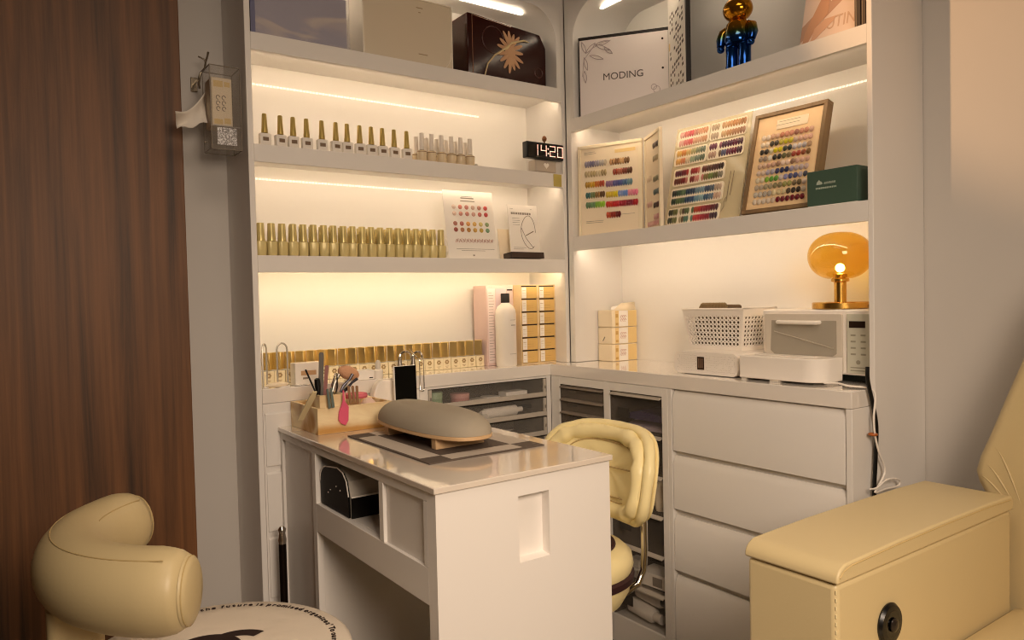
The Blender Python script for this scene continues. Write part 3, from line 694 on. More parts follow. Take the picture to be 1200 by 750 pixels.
# ------------------------------------------------------------------ second shelf: white polishes and the clock
z2 = 1.6593
def white_polish(loc, label):
    t = thing('polish_bottle', label, 'nail polish', loc, 0, 'white polishes with tall gold caps')
    MB().box((-.0165, -.011, 0), (.0165, .011, .036)).build('body', M('white glass bottle', '#e9e2d8', .2), t, bevel=.004, seg=3)
    bx((-.0085, -.0118, .013), (.0085, -.0111, .024)).build('label', M('taupe label', '#77604a', .5), t)
    MB().lathe((0, 0, .0365), [(.0075, 0), (.0095, .001), (.0093, .012), (.0088, .013), (.0066, .056), (.005, .058)], 16).build('cap', GOLDM, t, smooth=50)
    return t
proto = None
for i, px in enumerate((310.5, 329, 344, 359.7, 377.6, 394, 407.3, 422, 435.5, 448.6, 462.3, 477)):
    p = H(px, 168+(px-310)*.115, 'y', 2.222); lab = f'white polish with a tall gold cap on the clock shelf, {ORD[i]} from the left'
    if proto is None: proto = white_polish((p.x, 2.222, z2), lab)
    else: dup(proto, (p.x, 2.222, z2), rnd.uniform(-.15, .15), lab)
def milky_polish(loc, label, grp):
    t = thing('polish_bottle', label, 'nail polish', loc, 0, grp)
    MB().lathe((0, 0, 0), [(.0135, 0), (.0155, .003), (.0165, .028), (.0160, .034), (.008, .038)], 20).build('body', M('milky bottle', '#dcc9a8', .2), t)
    MB().lathe((0, 0, .0385), [(.0085, 0), (.0088, .02), (.0072, .054), (.0075, .056), (.005, .057)], 16).build('cap', M('off white cap', '#e6ddd1', .35), t)
    MB().lathe((0, 0, .0300), [(.0169, 0), (.0169, .0022)], 20).build('collar', M('brown neck ring', '#8a6f55', .4), t)
    return t
proto = None
for row, (y, pxs) in enumerate(((2.222, (494.8, 506, 517.8, 529.3, 540, 551)), (2.285, (488, 500, 512, 523, 534, 545.5)))):
    for i, px in enumerate(pxs):
        p = H(px, 190, 'y', y); lab = f'milky white-capped polish, {("front", "back")[row]} row on the clock shelf, {ORD[i]} from the left'
        if proto is None: proto = milky_polish((p.x, y, z2), lab, 'milky polishes with white caps')
        else: dup(proto, (p.x, y, z2), 0, lab)
dr = thing('bead_dish', 'tiny grey cap lying right of the milky polishes', 'cap', (H(558, 192, 'y', 2.225).x, 2.225, z2))
MB().lathe((0, 0, 0), [(.007, 0), (.006, .008), (.003, .011)], 12).build('shell', PLASTG, dr)

hb = thing('heart_block', 'grey block with a white heart under the digital clock', 'block', (1.690, 2.202, z2))
bx((0, 0, 0), (.098, .05, .047)).build('block', M('warm grey block', '#b9ad9f', .4), hb, bevel=.006, seg=3)
hp = [(.012*(16*math.sin(a)**3)/16, .012*(13*math.cos(a)-5*math.cos(2*a)-2*math.cos(3*a)-math.cos(4*a))/16) for a in [2*PI*k/24 for k in range(24)]]
MB().prism([(x+.049, z+.026) for x, z in hp], 'xz', -.001, -.0001).build('heart', PAPER, hb)
ck = thing('digital_clock', 'black digital clock reading 14:20 at the corner of the shelf', 'clock', (1.640, 2.190, z2+.0475))
CW, CHH = .174, .060
bx((0, 0, 0), (CW, .028, CHH)).build('case', BLACK, ck, bevel=.003)
bx((.004, -.0009, .004), (CW-.004, -.0001, CHH-.004)).build('screen', BLACKG, ck)
SEGS = {'1': 'bc', '4': 'fgbc', '2': 'abged', '0': 'abcdef'}
mb = MB()
def seg7(mb, ch, x, z, w, h, t):
    S = {'a': (x, z+h-t, x+w, z+h), 'g': (x, z+h/2-t/2, x+w, z+h/2+t/2), 'd': (x, z, x+w, z+t), 'f': (x, z+h/2, x+t, z+h), 'b': (x+w-t, z+h/2, x+w, z+h), 'e': (x, z, x+t, z+h/2), 'c': (x+w-t, z, x+w, z+h/2)}
    for q in SEGS[ch]:
        a, b, c, d = S[q]; g = .0007; mb.box((a+g, -.0016, b+g), (c-g, -.001, d-g))
for ch, x in (('1', .030), ('4', .064), ('2', .106), ('0', .142)): seg7(mb, ch, x if ch != '1' else x, .010, .028 if ch != '1' else .022, .041, .0042)
for z in (.019, .036): mb.box((.0965, -.0016, z), (.1015, -.001, z+.005))
mb.build('digits', M('pale red digits', (1, .50, .38), .5, emit=1.5), ck, smooth=0)
bz = MB().lathe((.092, .012, CHH), [(.003, 0), (.003, .006), (.008, .011), (.0095, .018), (.006, .026), (.001, .029)], 14).build('sensor_knob', M('copper brown knob', '#8a5a3a', .3, .6), ck)
edge_ob = bx((1.770, 2.1985, 1.610), (1.808, 2.1995, 1.656)).build('shelf_edge_oblong', M('pale green sticker', '#b8a75a', .5)); tag(edge_ob, 'pale green sticker on the shelf edge under the clock', 'oblong')  # thin greenish yellow rectangle laid on the shelf lip

# ------------------------------------------------------------------ top shelf, left unit
z1 = 1.9823
def marble():
    mt = bpy.data.materials.new('blue grey marbled acrylic'); mt.use_nodes = True; nt = mt.node_tree; b = nt.nodes['Principled BSDF']
    tc = nt.nodes.new('ShaderNodeTexCoord'); mp = nt.nodes.new('ShaderNodeMapping'); mp.inputs['Scale'].default_value = (3, 3, 11); mp.inputs['Rotation'].default_value = (0, .25, 0)
    nt.links.new(tc.outputs['Object'], mp.inputs['Vector'])
    n = nt.nodes.new('ShaderNodeTexNoise'); n.inputs['Scale'].default_value = 1.1; n.inputs['Detail'].default_value = 2; n.inputs['Distortion'].default_value = 1.2
    nt.links.new(mp.outputs['Vector'], n.inputs['Vector']); cr = nt.nodes.new('ShaderNodeValToRGB'); cr.color_ramp.interpolation = 'EASE'
    cr.color_ramp.elements[0].position = .42; cr.color_ramp.elements[1].position = .58; cr.color_ramp.elements[0].color = lin('#9d9aac'); cr.color_ramp.elements[1].color = lin('#cbbdb5')
    nt.links.new(n.outputs['Fac'], cr.inputs['Fac']); nt.links.new(cr.outputs['Color'], b.inputs['Base Color']); b.inputs['Roughness'].default_value = .25
    return mt
bb = thing('acrylic_box', 'blue grey marbled box in clear acrylic at the left end of the top shelf', 'box', (.664, 2.222, z1))
bx((.008, .004, .002), (.302, .13, .160)).build('marbled_panel', marble(), bb)
mb = MB().box((0, 0, 0), (.312, .0035, .165)).box((0, .0036, 0), (.0035, .15, .165)).box((.3085, .0036, 0), (.312, .15, .165)); mb.build('acrylic_shell', M('clear acrylic', '#d9d6dc', .05, alpha=.14), bb)
bx((.0002, .0002, .001), (.014, .0034, .16)).build('blue_edge', M('indigo edge', '#6d6e8c', .3), bb, loc=(0, -.004, 0))
wx = thing('acrylic_box', 'frosted white acrylic box in the middle of the top left shelf', 'box', (1.030, 2.250, z1))
FROST = M('frosted cream acrylic', '#dccfb8', .3, coat=.3)
bx((.006, 0, .0), (.337, .11, .228)).build('box', FROST, wx, bevel=.003)
mb = MB().box((.002, -.001, .0), (.006, .112, .229)).box((.337, -.001, 0), (.341, .112, .229)).box((.006, -.001, .2285), (.337, .112, .232)); mb.build('edge_glow', M('glow painted acrylic', '#f5ecdc', .1), wx, bevel=.001)  # near-white colour paints the light glowing along the acrylic edges
MB().tube([(.335, -.0012, .07), (.330, -.0012, .045), (.320, -.0012, .026), (.312, -.0012, .018)], .0016, 6).build('curved_seam', M('glow painted acrylic', '#f5ecdc', .1), wx)
mb = MB().box((.205, -.0004, .045), (.24, -.0001, .048)).box((.20, -.0004, .200), (.225, -.0001, .203)).box((.208, -.0004, .185), (.216, -.0001, .188)); mb.build('print', M('tan small print', '#a58f70', .6), wx)
rx = thing('acrylic_box', 'dark brown acrylic box with a gold branch and dried flower by the corner', 'box', (1.432, 2.248, z1))
BRN = M('dark brown acrylic', '#34140f', .12, spec=.3); BRT = M('brown tinted acrylic', '#5a3028', .06, alpha=.5)
MB().prism([(0, 0), (.352, 0), (.352, .158), (.325, .205), (.03, .228), (0, .228)], 'xz', 0, .12).build('box', BRN, rx, bevel=.004)
mb = MB()
for k in range(15):
    a = 2*PI*k/15; r = .052+.010*((k*7) % 3)/2
    mb.X = Matrix.Translation((.185+.020*math.cos(a), -.0022-.0002*(k % 3), .118+r*.62*math.sin(a))) @ Matrix.Rotation(-a, 4, 'Y')
    mb.sph((.010, 0, 0), r*.55, .0018, .0075, 10, 6)
mb.X = None
mb.sph((.185, -.002, .118), .024, .003, .026, 12, 8)
mb.build('dried_flower', M('dried tan flower', '#d0a47e', .7), rx)
mb = MB().tube([(.068, -.003, .012), (.082, -.004, .058), (.112, -.005, .092), (.150, -.006, .118), (.190, -.006, .150), (.245, -.005, .168), (.270, -.004, .166)], [.002, .003, .0035, .004, .004, .0035, .0015], 8)
mb.tube([(.150, -.006, .118), (.168, -.006, .124), (.182, -.006, .142)], .0025, 6)
mb.build('gold_branch', M('light gold metal', '#f2dcae', .3, .3), rx)
for c, r in (((.11, .148), .048), ((.315, .06), .018)):
    MB().tube([(c[0]+r*math.cos(a), -.0012, c[1]+r*math.sin(a)) for a in [2*PI*k/20 for k in range(20)]], .002, 5, closed=True).build('etched_ring', M('etched brown', '#57322a', .3), rx)
MB().tube([(.020, -.001, .004), (.020, -.001, .222), (.19, -.001, .2085)], .0012, 5).build('etched_line', M('etched line', '#a5714f', .3), rx)

# ------------------------------------------------------------------ tissue holder on the side of the unit
th = thing('hanging_tissue_holder', 'clear tissue holder with a glitter patch hung on the shelf side by the walnut wall', 'tissue holder', (.548, 2.232, 1.640))
TW, TD, TH = .084, .085, .236
AC = M('grey clear acrylic', '#b6aea4', .06, alpha=.13)
mb = MB().box((0, 0, 0), (.0025, TD, TH)).box((TW-.0025, 0, 0), (TW, TD, TH)).box((.0025, 0, 0), (TW-.0025, .0025, TH)).box((.0025, TD-.0025, 0), (TW-.0025, TD, TH)).box((.0025, .0025, 0), (TW-.0025, TD-.0025, .0025)).box((0, 0, TH), (TW, TD, TH+.0025))
mb.build('acrylic_case', AC, th)
mb = MB(); e = .0012
for x in (0, TW):
    for y in (0, TD): mb.box((x-e, y-e, 0), (x+e, y+e, TH+.003))
for z in (0, TH+.002):
    for y in (0, TD): mb.box((e, y-e, z-e), (TW-e, y+e, z+e))
    for x in (0, TW): mb.box((x-e, e, z-e), (x+e, TD-e, z+e))
mb.build('case_edge_highlight', M('grey edge highlight', '#80776b', .25), th, smooth=0)  # grey bars paint highlights along the edges of the clear case
mb = MB().box((.004, .004, .066), (.062, TD-.006, .206)); mb.build('tissue_pack', CREAMP, th, bevel=.004)
mb = MB()
for x0, x1, z0, z1_ in ((.010, .036, .178, .196), (.040, .056, .180, .194), (.010, .034, .072, .086), (.038, .056, .074, .09)): mb.box((x0, .0034, z0), (x1, .0039, z1_))
for i in range(3):
    for j in range(2): mb.tube([(.022+j*.016+.005*math.cos(a), .0036, .116+i*.016+.006*math.sin(a)) for a in [2*PI*k/10 for k in range(9)]], .0012, 5, m=1)
mb.build('pack_print', [YEL, GREYINK], th)
gl_ = bx((.016, -.0012, .012), (TW-.014, -.0002, .062)).build('glitter_patch', glitter(), th)
bx((-.0005, -.0008, .064), (TW+.0005, -.0001, .067)).build('divider_edge', STEEL, th)
ts = MB()
g = 9
P_ = [[None]*g for _ in range(g)]
for i in range(g):
    for j in range(g):
        u, v = i/(g-1), j/(g-1)
        x = -.001-.090*u+.012*u*(1-v); zt_ = .172-.075*u-.02*math.sin(PI*u); zb_ = .078-.022*u+.006*math.sin(9*u)
        z = zb_+(zt_-zb_)*v; y = .035+.022*math.sin(2.2*v+1.5*u)+.006*math.sin(8*u+3*v)
        P_[i][j] = (x, y, z)
ts._add([P_[i][j] for i in range(g) for j in range(g)], [(i*g+j, i*g+j+1, (i+1)*g+j+1, (i+1)*g+j) for i in range(g-1) for j in range(g-1)], 0)
o = ts.build('tissue_sheet', M('white tissue', '#e6ded2', .8), th, smooth=80); sd = o.modifiers.new('s', 'SOLIDIFY'); sd.thickness = .0008
MB().lathe((-.0035, .06, .028), [(.004, -.003), (.004, .003)], 10, ax='x').build('screw', CHROME, th)
hb0 = H(234, 92, 'y', 2.36)
hk = thing('wall_hook', 'small antique bronze double hook above the clear tissue holder', 'hook', (hb0.x, 2.4355, hb0.z))
BRZ = M('antique bronze', '#b3a792', .22, .9)
MB().prism([(-.010, -.022), (.010, -.022), (.010, .022), (-.010, .022)], 'xz', -.004, -.0003).build('plate', BRZ, hk, bevel=.002)
hp_ = lambda x, y, v=2.345: tuple(H(x, y, 'y', v)-Vector((hb0.x, 2.4355, hb0.z)))
MB().tube([(0, -.004, 0), (0, -.05, 0), hp_(233, 93), hp_(235, 86), hp_(240, 80), hp_(241, 73), hp_(243, 66), hp_(244, 61)], [.0035, .0035, .004, .0034, .003, .0027, .0027, .0034], 8).build('prong', BRZ, hk)
MB().tube([hp_(241, 74), hp_(240, 70), hp_(236, 68), hp_(232, 66)], [.0027, .0027, .0024, .0024], 8).build('prong', BRZ, hk)
MB().tube([hp_(234, 91), hp_(233, 98), hp_(234, 104)], [.0035, .0035, .003], 8).build('stem', BRZ, hk)

# ------------------------------------------------------------------ top shelf, right unit
zr1 = 1.8623
md = thing('name_board', 'white board lettered MODING with a dark border on the top right shelf', 'sign', mat=frame_mat((1.848, 2.129, zr1+.0005), (.200, -.264, 0), (0, 0, 1)))
bx((-.003, 0, -.02), (.336, .296, -.004)).build('dark_back', M('black brown board', '#1d1511', .5), md, bevel=.001)
bx((.002, 0, -.0039), (.328, .283, 0)).build('face', M('white satin card', '#efe6e2', .35), md)
text(md, 'MODING', .036, (.088, .128, .0003), M('grey brown letters', '#5d5350', .6), sx=1.02)
mb = MB()
def leafstroke(mb, x, y, a, L, w):
    ca, sa = math.cos(a), math.sin(a)
    for s in (1, -1): mb.tube([(x+ca*L*t-sa*s*w*math.sin(PI*t), y+sa*L*t+ca*s*w*math.sin(PI*t), .0006) for t in [k/8 for k in range(9)]], .0013, 5)
for (x, y, a, L) in ((.026, .235, .75, .05), (.026, .235, 1.9, .045), (.062, .262, .15, .055), (.062, .262, -.45, .06), (.040, .225, -.35, .055), (.02, .22, -1.35, .05), (.095, .248, -.7, .04), (.02, .17, -1.5, .045)): leafstroke(mb, x, y, a, L, .006)
mb.tube([(.012, .15, .0006), (.018, .21, .0006), (.05, .25, .0006), (.09, .268, .0006), (.12, .272, .0006)], .001, 5)
mb.build('leaf_pattern', M('mauve line', '#b3a3a3', .6), md); mb = MB()
mb.tube([(.285+.012*math.cos(a), .075+.012*math.sin(a), .0006) for a in [2*PI*k/12 for k in range(12)]], .001, 5, closed=True).tube([(.275+.010*math.cos(a), .085+.010*math.sin(a), .0006) for a in [2*PI*k/12 for k in range(12)]], .001, 5, closed=True)
mb.tube([(.29, .064, .0006), (.305, .035, .0006), (.312, .0, .0006)], .001, 5)
mb.build('flower_pattern', M('mauve line', '#b3a3a3', .6), md)
mb = MB()
for y in (.255, .150): mb.lathe((.308, y, 0), [(.004, 0), (.004, .0012)], 12)
mb.build('hole', INK, md)

bn = thing('sample_binder', 'open white sample binder page full of dark text beside the lettered board', 'binder', mat=frame_mat((2.046, 1.866, zr1+.0005), (-.162, -.223, 0), (0, 0, 1)))
bx((.012, 0, -.016), (.275, .40, -.002)).build('dark_cover', M('black brown board', '#1d1511', .5), bn, bevel=.001)
bx((0, 0, -.0019), (.262, .395, 0)).build('page', PAPER, bn)
mb = MB()
for c in range(7):
    for r in range(17):
        if rnd.random() < .72 and not (c < 2 and 9 < r < 12): mb.box((.030+c*.031, .012+r*.0185, 0), (.030+c*.031+.012+.014*rnd.random(), .012+r*.0185+.010, .0003))
mb.build('lettering', M('umber print', '#4b3d31', .6), bn)
bx((.01, .20, 0), (.03, .225, .0003)).build('yellow_mark', YEL, bn)

# glossy block figure, gold above and blue below
def figmat():
    mt = bpy.data.materials.new('gold to blue chrome'); mt.use_nodes = True; nt = mt.node_tree; b = nt.nodes['Principled BSDF']
    tc = nt.nodes.new('ShaderNodeTexCoord'); sp = nt.nodes.new('ShaderNodeSeparateXYZ'); nt.links.new(tc.outputs['Object'], sp.inputs[0])
    cr = nt.nodes.new('ShaderNodeValToRGB'); cr.color_ramp.elements[0].position = .40; cr.color_ramp.elements[0].color = lin('#1f4b93')
    cr.color_ramp.elements[1].position = .56; cr.color_ramp.elements[1].color = lin('#c98a1e')
    e = cr.color_ramp.elements.new(.47); e.color = lin('#4f6a3c')
    mm = nt.nodes.new('ShaderNodeMath'); mm.operation = 'MULTIPLY'; mm.inputs[1].default_value = 4.0
    nt.links.new(sp.outputs['Z'], mm.inputs[0]); nt.links.new(mm.outputs[0], cr.inputs['Fac']); nt.links.new(cr.outputs['Color'], b.inputs['Base Color'])
    b.inputs['Metallic'].default_value = .9; b.inputs['Roughness'].default_value = .12
    return mt
FG = figmat()
fg = thing('toy_figure', 'glossy toy figure with gold head and blue legs on the top right shelf', 'figure', (1.905, 1.455, zr1), -PI/2+.12)
S = .96
mb = MB().prism([(x*S, y*S) for x, y in oval(.039, .025, 3, 24)], 'xy', .085*S, .098*S)
mb.lathe((0, 0, 0), [(.040*S, .090*S), (.044*S, .10*S), (.042*S, .118*S), (.037*S, .152*S), (.028*S, .162*S)], 28).build('torso', FG, fg, smooth=50)
for s in (-1, 1):
    MB().lathe((s*.0222*S, 0, 0), [(.0205*S, 0), (.0215*S, .004*S), (.0215*S, .022*S), (.0195*S, .03*S), (.0195*S, .07*S), (.0205*S, .084*S), (.014*S, .089*S)], 20).build('leg', FG, fg, smooth=50)
    arm = MB().tube([(s*.034*S, 0, .146*S), (s*.050*S, -.003, .136*S), (s*.056*S, -.008, .114*S), (s*.055*S, -.014, .092*S)], [.012*S, .016*S, .016*S, .012*S], 14).build('arm', FG, fg)
    MB().sph((s*.053*S, -.016, .083*S), .012*S, .013*S, .0115*S, 14, 9).build('hand', FG, arm)
MB().sph((0, 0, .200*S), .048*S, .042*S, .040*S, 24, 14).build('head', FG, fg, smooth=80)

mg = thing('magazine', 'pink beauty magazine with a hand on its cover standing on the top right shelf', 'magazine', mat=frame_mat((1.880, 1.232, zr1+.0022), (.03, -1, 0), (.07, 0, .28)))
MW, MH = .160, .25
bx((0, 0, -.006), (MW, MH, 0)).build('cover', M('pale pink cover', '#e9d3c4', .3), mg)
MB().prism([(.0, .018), (0, .065), (MW, .198), (MW, .150)], 'xy', .0001, .0004).build('brown_band', M('rosy brown band', '#c39c84', .4), mg)
MB().prism([(.006, .0), (.018, .0), (.045, .055), (.075, .085), (.075, .115), (.068, .17), (.055, .19), (.052, .14), (.03, .09), (.012, .045)], 'xy', .0005, .0010).build('hand_picture', M('tan hand picture', '#cf9f80', .4), mg)
MB().prism([(.030, .005), (.06, .03), (.095, .058), (.10, .07), (.07, .07), (.04, .05)], 'xy', .0006, .0011).build('finger_picture', M('tan finger picture', '#d9ae92', .4), mg)
text(mg, 'MOTIF', .018, (.080, .117, .0006), M('cream letters', '#f5e8d8', .5), rot=.62)
text(mg, 'CUTIN', .050, (.048, .036, .0006), M('pale tan letters', '#cfae96', .5), sx=.72)
for i, (y, c, w) in enumerate(((1.060, '#33261c', .016), (1.042, '#4a3a2c', .012), (1.0285, '#5d4c3a', .010))):
    t = thing('book', f'dark brown book upright at the right end of the top shelf, {ORD[i]} from the magazine', 'book', mat=frame_mat((1.862, y, zr1+.0005), (0, -1, 0), (0, 0, 1)))
    bx((0, 0, -.14), (w, .24, -.0005)).build('cover', M('book '+c, c, .5), t, bevel=.0008)
    bx((w*.2, .0, -.0004), (w*.34, .24, 0)).build('spine_line', M('spine line', '#8c7a64', .5), t)

# ------------------------------------------------------------------ second shelf, right unit: colour charts
zr2 = 1.4193
LT = lambda *a: list(a)
p1 = thing('colour_book_page', 'open colour book page with teardrop swatches in the corner of the chart shelf', 'colour book', mat=frame_mat((1.852, 2.153, zr2+.0005), (.098, -.238, 0), (.004, .002, .335)))
PW1, PH1 = .257, .338
mb = MB().box((0, 0, -.012), (PW1, PH1, -.001)); mb.build('page', CREAMP, p1, bevel=.001)
mb = MB().box((0, PH1-.012, -.001), (PW1, PH1, .003)).box((0, 0, -.001), (.012, PH1-.012, .003)).box((PW1-.014, 0, -.001), (PW1, PH1-.012, .003)); mb.build('rim', M('pale cream rim', '#efe2c4', .35), p1, bevel=.001)
Yp = lambda y: PH1*(1-(y-95)/690); Xp = lambda x: .004+PW1*(x-20)/490
it = []
for (xa_, xb_, n, y, cols) in ((75, 225, 9, 240, LT('#8d8797', '#77728c', '#9a94a0', '#b3aca6', '#b8ad9a')), (270, 400, 8, 243, LT('#b58a5c', '#8f6a45', '#c9a06e', '#7a5a3a')),
        (75, 225, 8, 315, LT('#c6b48c', '#b8a67c', '#d6c49c', '#a8946a')), (294, 420, 8, 320, LT('#93412e', '#b06a52', '#7a3a2a', '#5f3a24')),
        (77, 208, 8, 397, LT('#b08a3a', '#c79a2c', '#c2702c', '#a8442a')), (238, 420, 11, 405, LT('#8d6a8c', '#5a5a92', '#4a5690', '#45668c', '#6a8c96')),
        (80, 210, 8, 478, LT('#3f6a66', '#6a7a4c', '#8a6a3a', '#5c4228')), (238, 460, 13, 486, LT('#cdb23a', '#d6c22c', '#7a8ec2', '#6a8ac8', '#d98a9a', '#d97a94')),
        (80, 210, 8, 553, LT('#5a7a56', '#6a9060', '#7fae3c', '#8fbf30')), (238, 460, 14, 560, LT('#b8301e', '#b01c22', '#96182c', '#7a142c', '#a81e24')), (240, 330, 6, 640, LT('#b04a2e', '#8c2a1e', '#6a1c1a'))):
    it += rowof(Xp(xa_), Xp(xb_), n, Yp(y), cols)
swatches(p1, it, .0128, .026)
lines(MB(), Xp(60), Yp(148), .05, 2, .006).build('lettering', GREYINK, p1, smooth=0); lines(MB(), Xp(70), Yp(675), .075, 2, .006, jag=.1).build('lettering', GREYINK, p1, smooth=0); mb = lines(MB(), Xp(345), Yp(640), .06, 1, .006) 
bx((Xp(300), Yp(178), 0), (Xp(455), Yp(152), .0003)).build('yellow_label', YEL, p1)
mb.build('lettering', GREYINK, p1, smooth=0)
p2 = thing('colour_book_page', 'narrow-looking colour book page turned edge-on beside the teardrop swatch page', 'colour book', mat=frame_mat((1.955, 1.904, zr2+.0005), (-.088, -.155, 0), (0, 0, 1)))
bx((0, 0, -.010), (.178, .335, -.001)).build('page', CREAMP, p2, bevel=.001)
mb = MB().box((0, .323, -.001), (.178, .335, .003)).box((.166, 0, -.001), (.178, .323, .003)).box((0, 0, -.001), (.008, .323, .003)); mb.build('rim', M('pale cream rim', '#efe2c4', .35), p2, bevel=.001)
it = []
for y, cols in ((.285, LT('#8a7a70', '#5a4a44')), (.24, LT('#b8a98a', '#c9b894')), (.17, LT('#9a9478', '#8a8a70')), (.125, LT('#5a6a6a', '#6a7a7a')), (.08, LT('#3a2420', '#5a3430')), (.04, LT('#d6a8a0', '#c98e8c'))): it += rowof(.105, .155, 5, y, cols)
it += rowof(.03, .075, 4, .18, LT('#e3d0b4')) + rowof(.03, .075, 4, .09, LT('#e0b8aa')) + rowof(.03, .15, 9, .02, LT('#dcb0a8', '#d49c98'))
swatches(p2, it, .0105, .022)

bc = thing('swatch_display', 'large clear acrylic board with five white swatch panels on the chart shelf', 'swatch board', mat=frame_mat((1.902, 1.772, zr2+.0024), (.02, -1, 0), (.078, 0, .34)))
BW, BH = .305, .350
bx((0, 0, -.007), (BW, BH, -.0035)).build('acrylic_board', M('cream clear acrylic', '#eee0b8', .08, alpha=.5), bc, bevel=.001)
def plate(u0, u1, v0, v1):
    r = .008; x0, x1, y0, y1 = u0*BW, u1*BW, BH*(1-v1), BH*(1-v0); pts = []
    for cx, cy, a0 in ((x1-r, y1-r, 0), (x0+r, y1-r, PI/2), (x0+r, y0+r, PI), (x1-r, y0+r, 1.5*PI)):
        pts += [(cx+r*math.cos(a0+PI/2*k/4), cy+r*math.sin(a0+PI/2*k/4)) for k in range(5)]
    MB().prism(pts, 'xy', -.0034, -.0002).build('panel', M('ivory swatch panel', '#f3e7cf', .4), bc)
for q in ((.04, .475, .035, .205), (.49, .96, .035, .205), (.03, .475, .225, .395), (.49, .95, .225, .395), (.05, .75, .425, .60), (.05, .76, .625, .80), (.04, .75, .825, .985)): plate(*q)
it = []
for v, (lc, rc) in zip((.08, .165), ((LT('#dba89a', '#cf7a70', '#cf5f60', '#cf8f7c', '#d09a78', '#cc946e'), LT('#b9a58a', '#cba57a', '#d0a070', '#c08a58', '#a87850')), (LT('#dcaa9c', '#d07a76', '#cf6460', '#d0a080', '#cfa484', '#c89874'), LT('#bca892', '#c8a880', '#bd9064', '#b28460', '#987058')))):
    it += rowof(.085*BW, .44*BW, 12, BH*(1-v), lc) + rowof(.525*BW, .93*BW, 13, BH*(1-v), rc, skip=(3,))
for v, (lc, rc) in zip((.27, .35), ((LT('#d9b060', '#d08a48', '#d8b878', '#b0a878', '#8a9070', '#6f7a68'), LT('#6a3a4c', '#8c5a68', '#4c2a3c', '#54203c', '#5c1c34', '#4a2434')), (LT('#d9a860', '#cf8458', '#d4c0a0', '#9aa88a', '#7a8878', '#66705c'), LT('#a88a78', '#7a6450', '#5c5c74', '#6a3448', '#641c30', '#4a2230')))):
    it += rowof(.075*BW, .44*BW, 12, BH*(1-v), lc) + rowof(.525*BW, .92*BW, 13, BH*(1-v), rc, skip=(3,))
for v, cc in ((.475, LT('#5c2430', '#74202c', '#a83a34', '#962a2c', '#c07060', '#6a3a30', '#54342a', '#4c2a24', '#3c2a24')), (.555, LT('#6c3428', '#7a2428', '#c07a6a', '#7c2a26', '#c8847a', '#c07a70', '#7a6a3c', '#66783a', '#5c5a34', '#7a7464'))): it += rowof(.09*BW, .715*BW, 21, BH*(1-v), cc, skip=(6, 11))
for v, cc in ((.675, LT('#243430', '#3c5640', '#5c7454', '#22364c', '#2a3e54', '#6a8490', '#7a96a4', '#34445c', '#54606c', '#b09a84', '#c0a890')), (.755, LT('#2a3c2c', '#566a3c', '#4a6448', '#203c58', '#2c4c6c', '#6a90a0', '#88a8b0', '#3c5a74', '#607484', '#c4a48c', '#ccae98'))): it += rowof(.085*BW, .725*BW, 21, BH*(1-v), cc)
for v, cc in ((.865, LT('#3a3a2a', '#6a6a3c', '#98906a', '#4a3a28', '#54603c', '#5c7048', '#b0442c', '#b02c28', '#8c2028', '#7a1c28', '#5c1a24', '#48202a')), (.945, LT('#404430', '#7a7a4c', '#a89a78', '#5c4a34', '#50705c', '#607c68', '#c03c38', '#b82430', '#98202c', '#841a28', '#3c1c28', '#34202c'))): it += rowof(.07*BW, .71*BW, 21, BH*(1-v), cc, skip=(4, 9))
it.sort(key=lambda q: q[1])
swatches(bc, it[::-1], .0120, .0245)
mb = MB()
for x in (.82, .86): mb.tube([(x*BW, .06+.02*(x > .83), 0), (x*BW+.004, .16, 0)], .0008, 5)
mb.tube([(.77*BW, .03, 0), (.80*BW, .045, 0), (.79*BW, .06, 0), (.81*BW, .075, 0)], .0007, 5)
mb.build('line_drawing', M('sepia line', '#6b5a4c', .6), bc)

fr_ = thing('framed_swatch_chart', 'brown framed peach chart with eleven-wide rows of oval swatches', 'framed chart', mat=frame_mat((1.885, 1.437, zr2+.0085), (.03, -1, 0), (.085, 0, .315)))
FW, FH = .238, .318
mb = MB().box((0, 0, -.026), (FW, .012, .004)).box((0, FH-.012, -.026), (FW, FH, .004)).box((0, .012, -.026), (.012, FH-.012, .004)).box((FW-.012, .012, -.026), (FW, FH-.012, .004))
mb.build('frame', wood('dark taupe wood', '#6f5738', '#8b6f4a', .12, 20, .5, axis=1), fr_, bevel=.0008)
bx((.012, .012, -.02), (FW-.012, FH-.012, -.002)).build('backing', M('peach card', '#f0cfa0', .6), fr_)
tp = bx((.078, .258, -.0019), (.180, .288, .0002)).build('title_plate', M('cream title plate', '#f6e3c4', .4), fr_, bevel=.0008)
mb = MB(); lines(mb, .085, .282, .07, 1, .006, jag=.05); lines(mb, .078, .272, .08, 1, .006, jag=.05); mb.X = Matrix.Translation((0, 0, .0002))
mb.X = None; mb.build('small_print', M('tan small print', '#a58f70', .6), tp, smooth=0, loc=(0, 0, .0003))
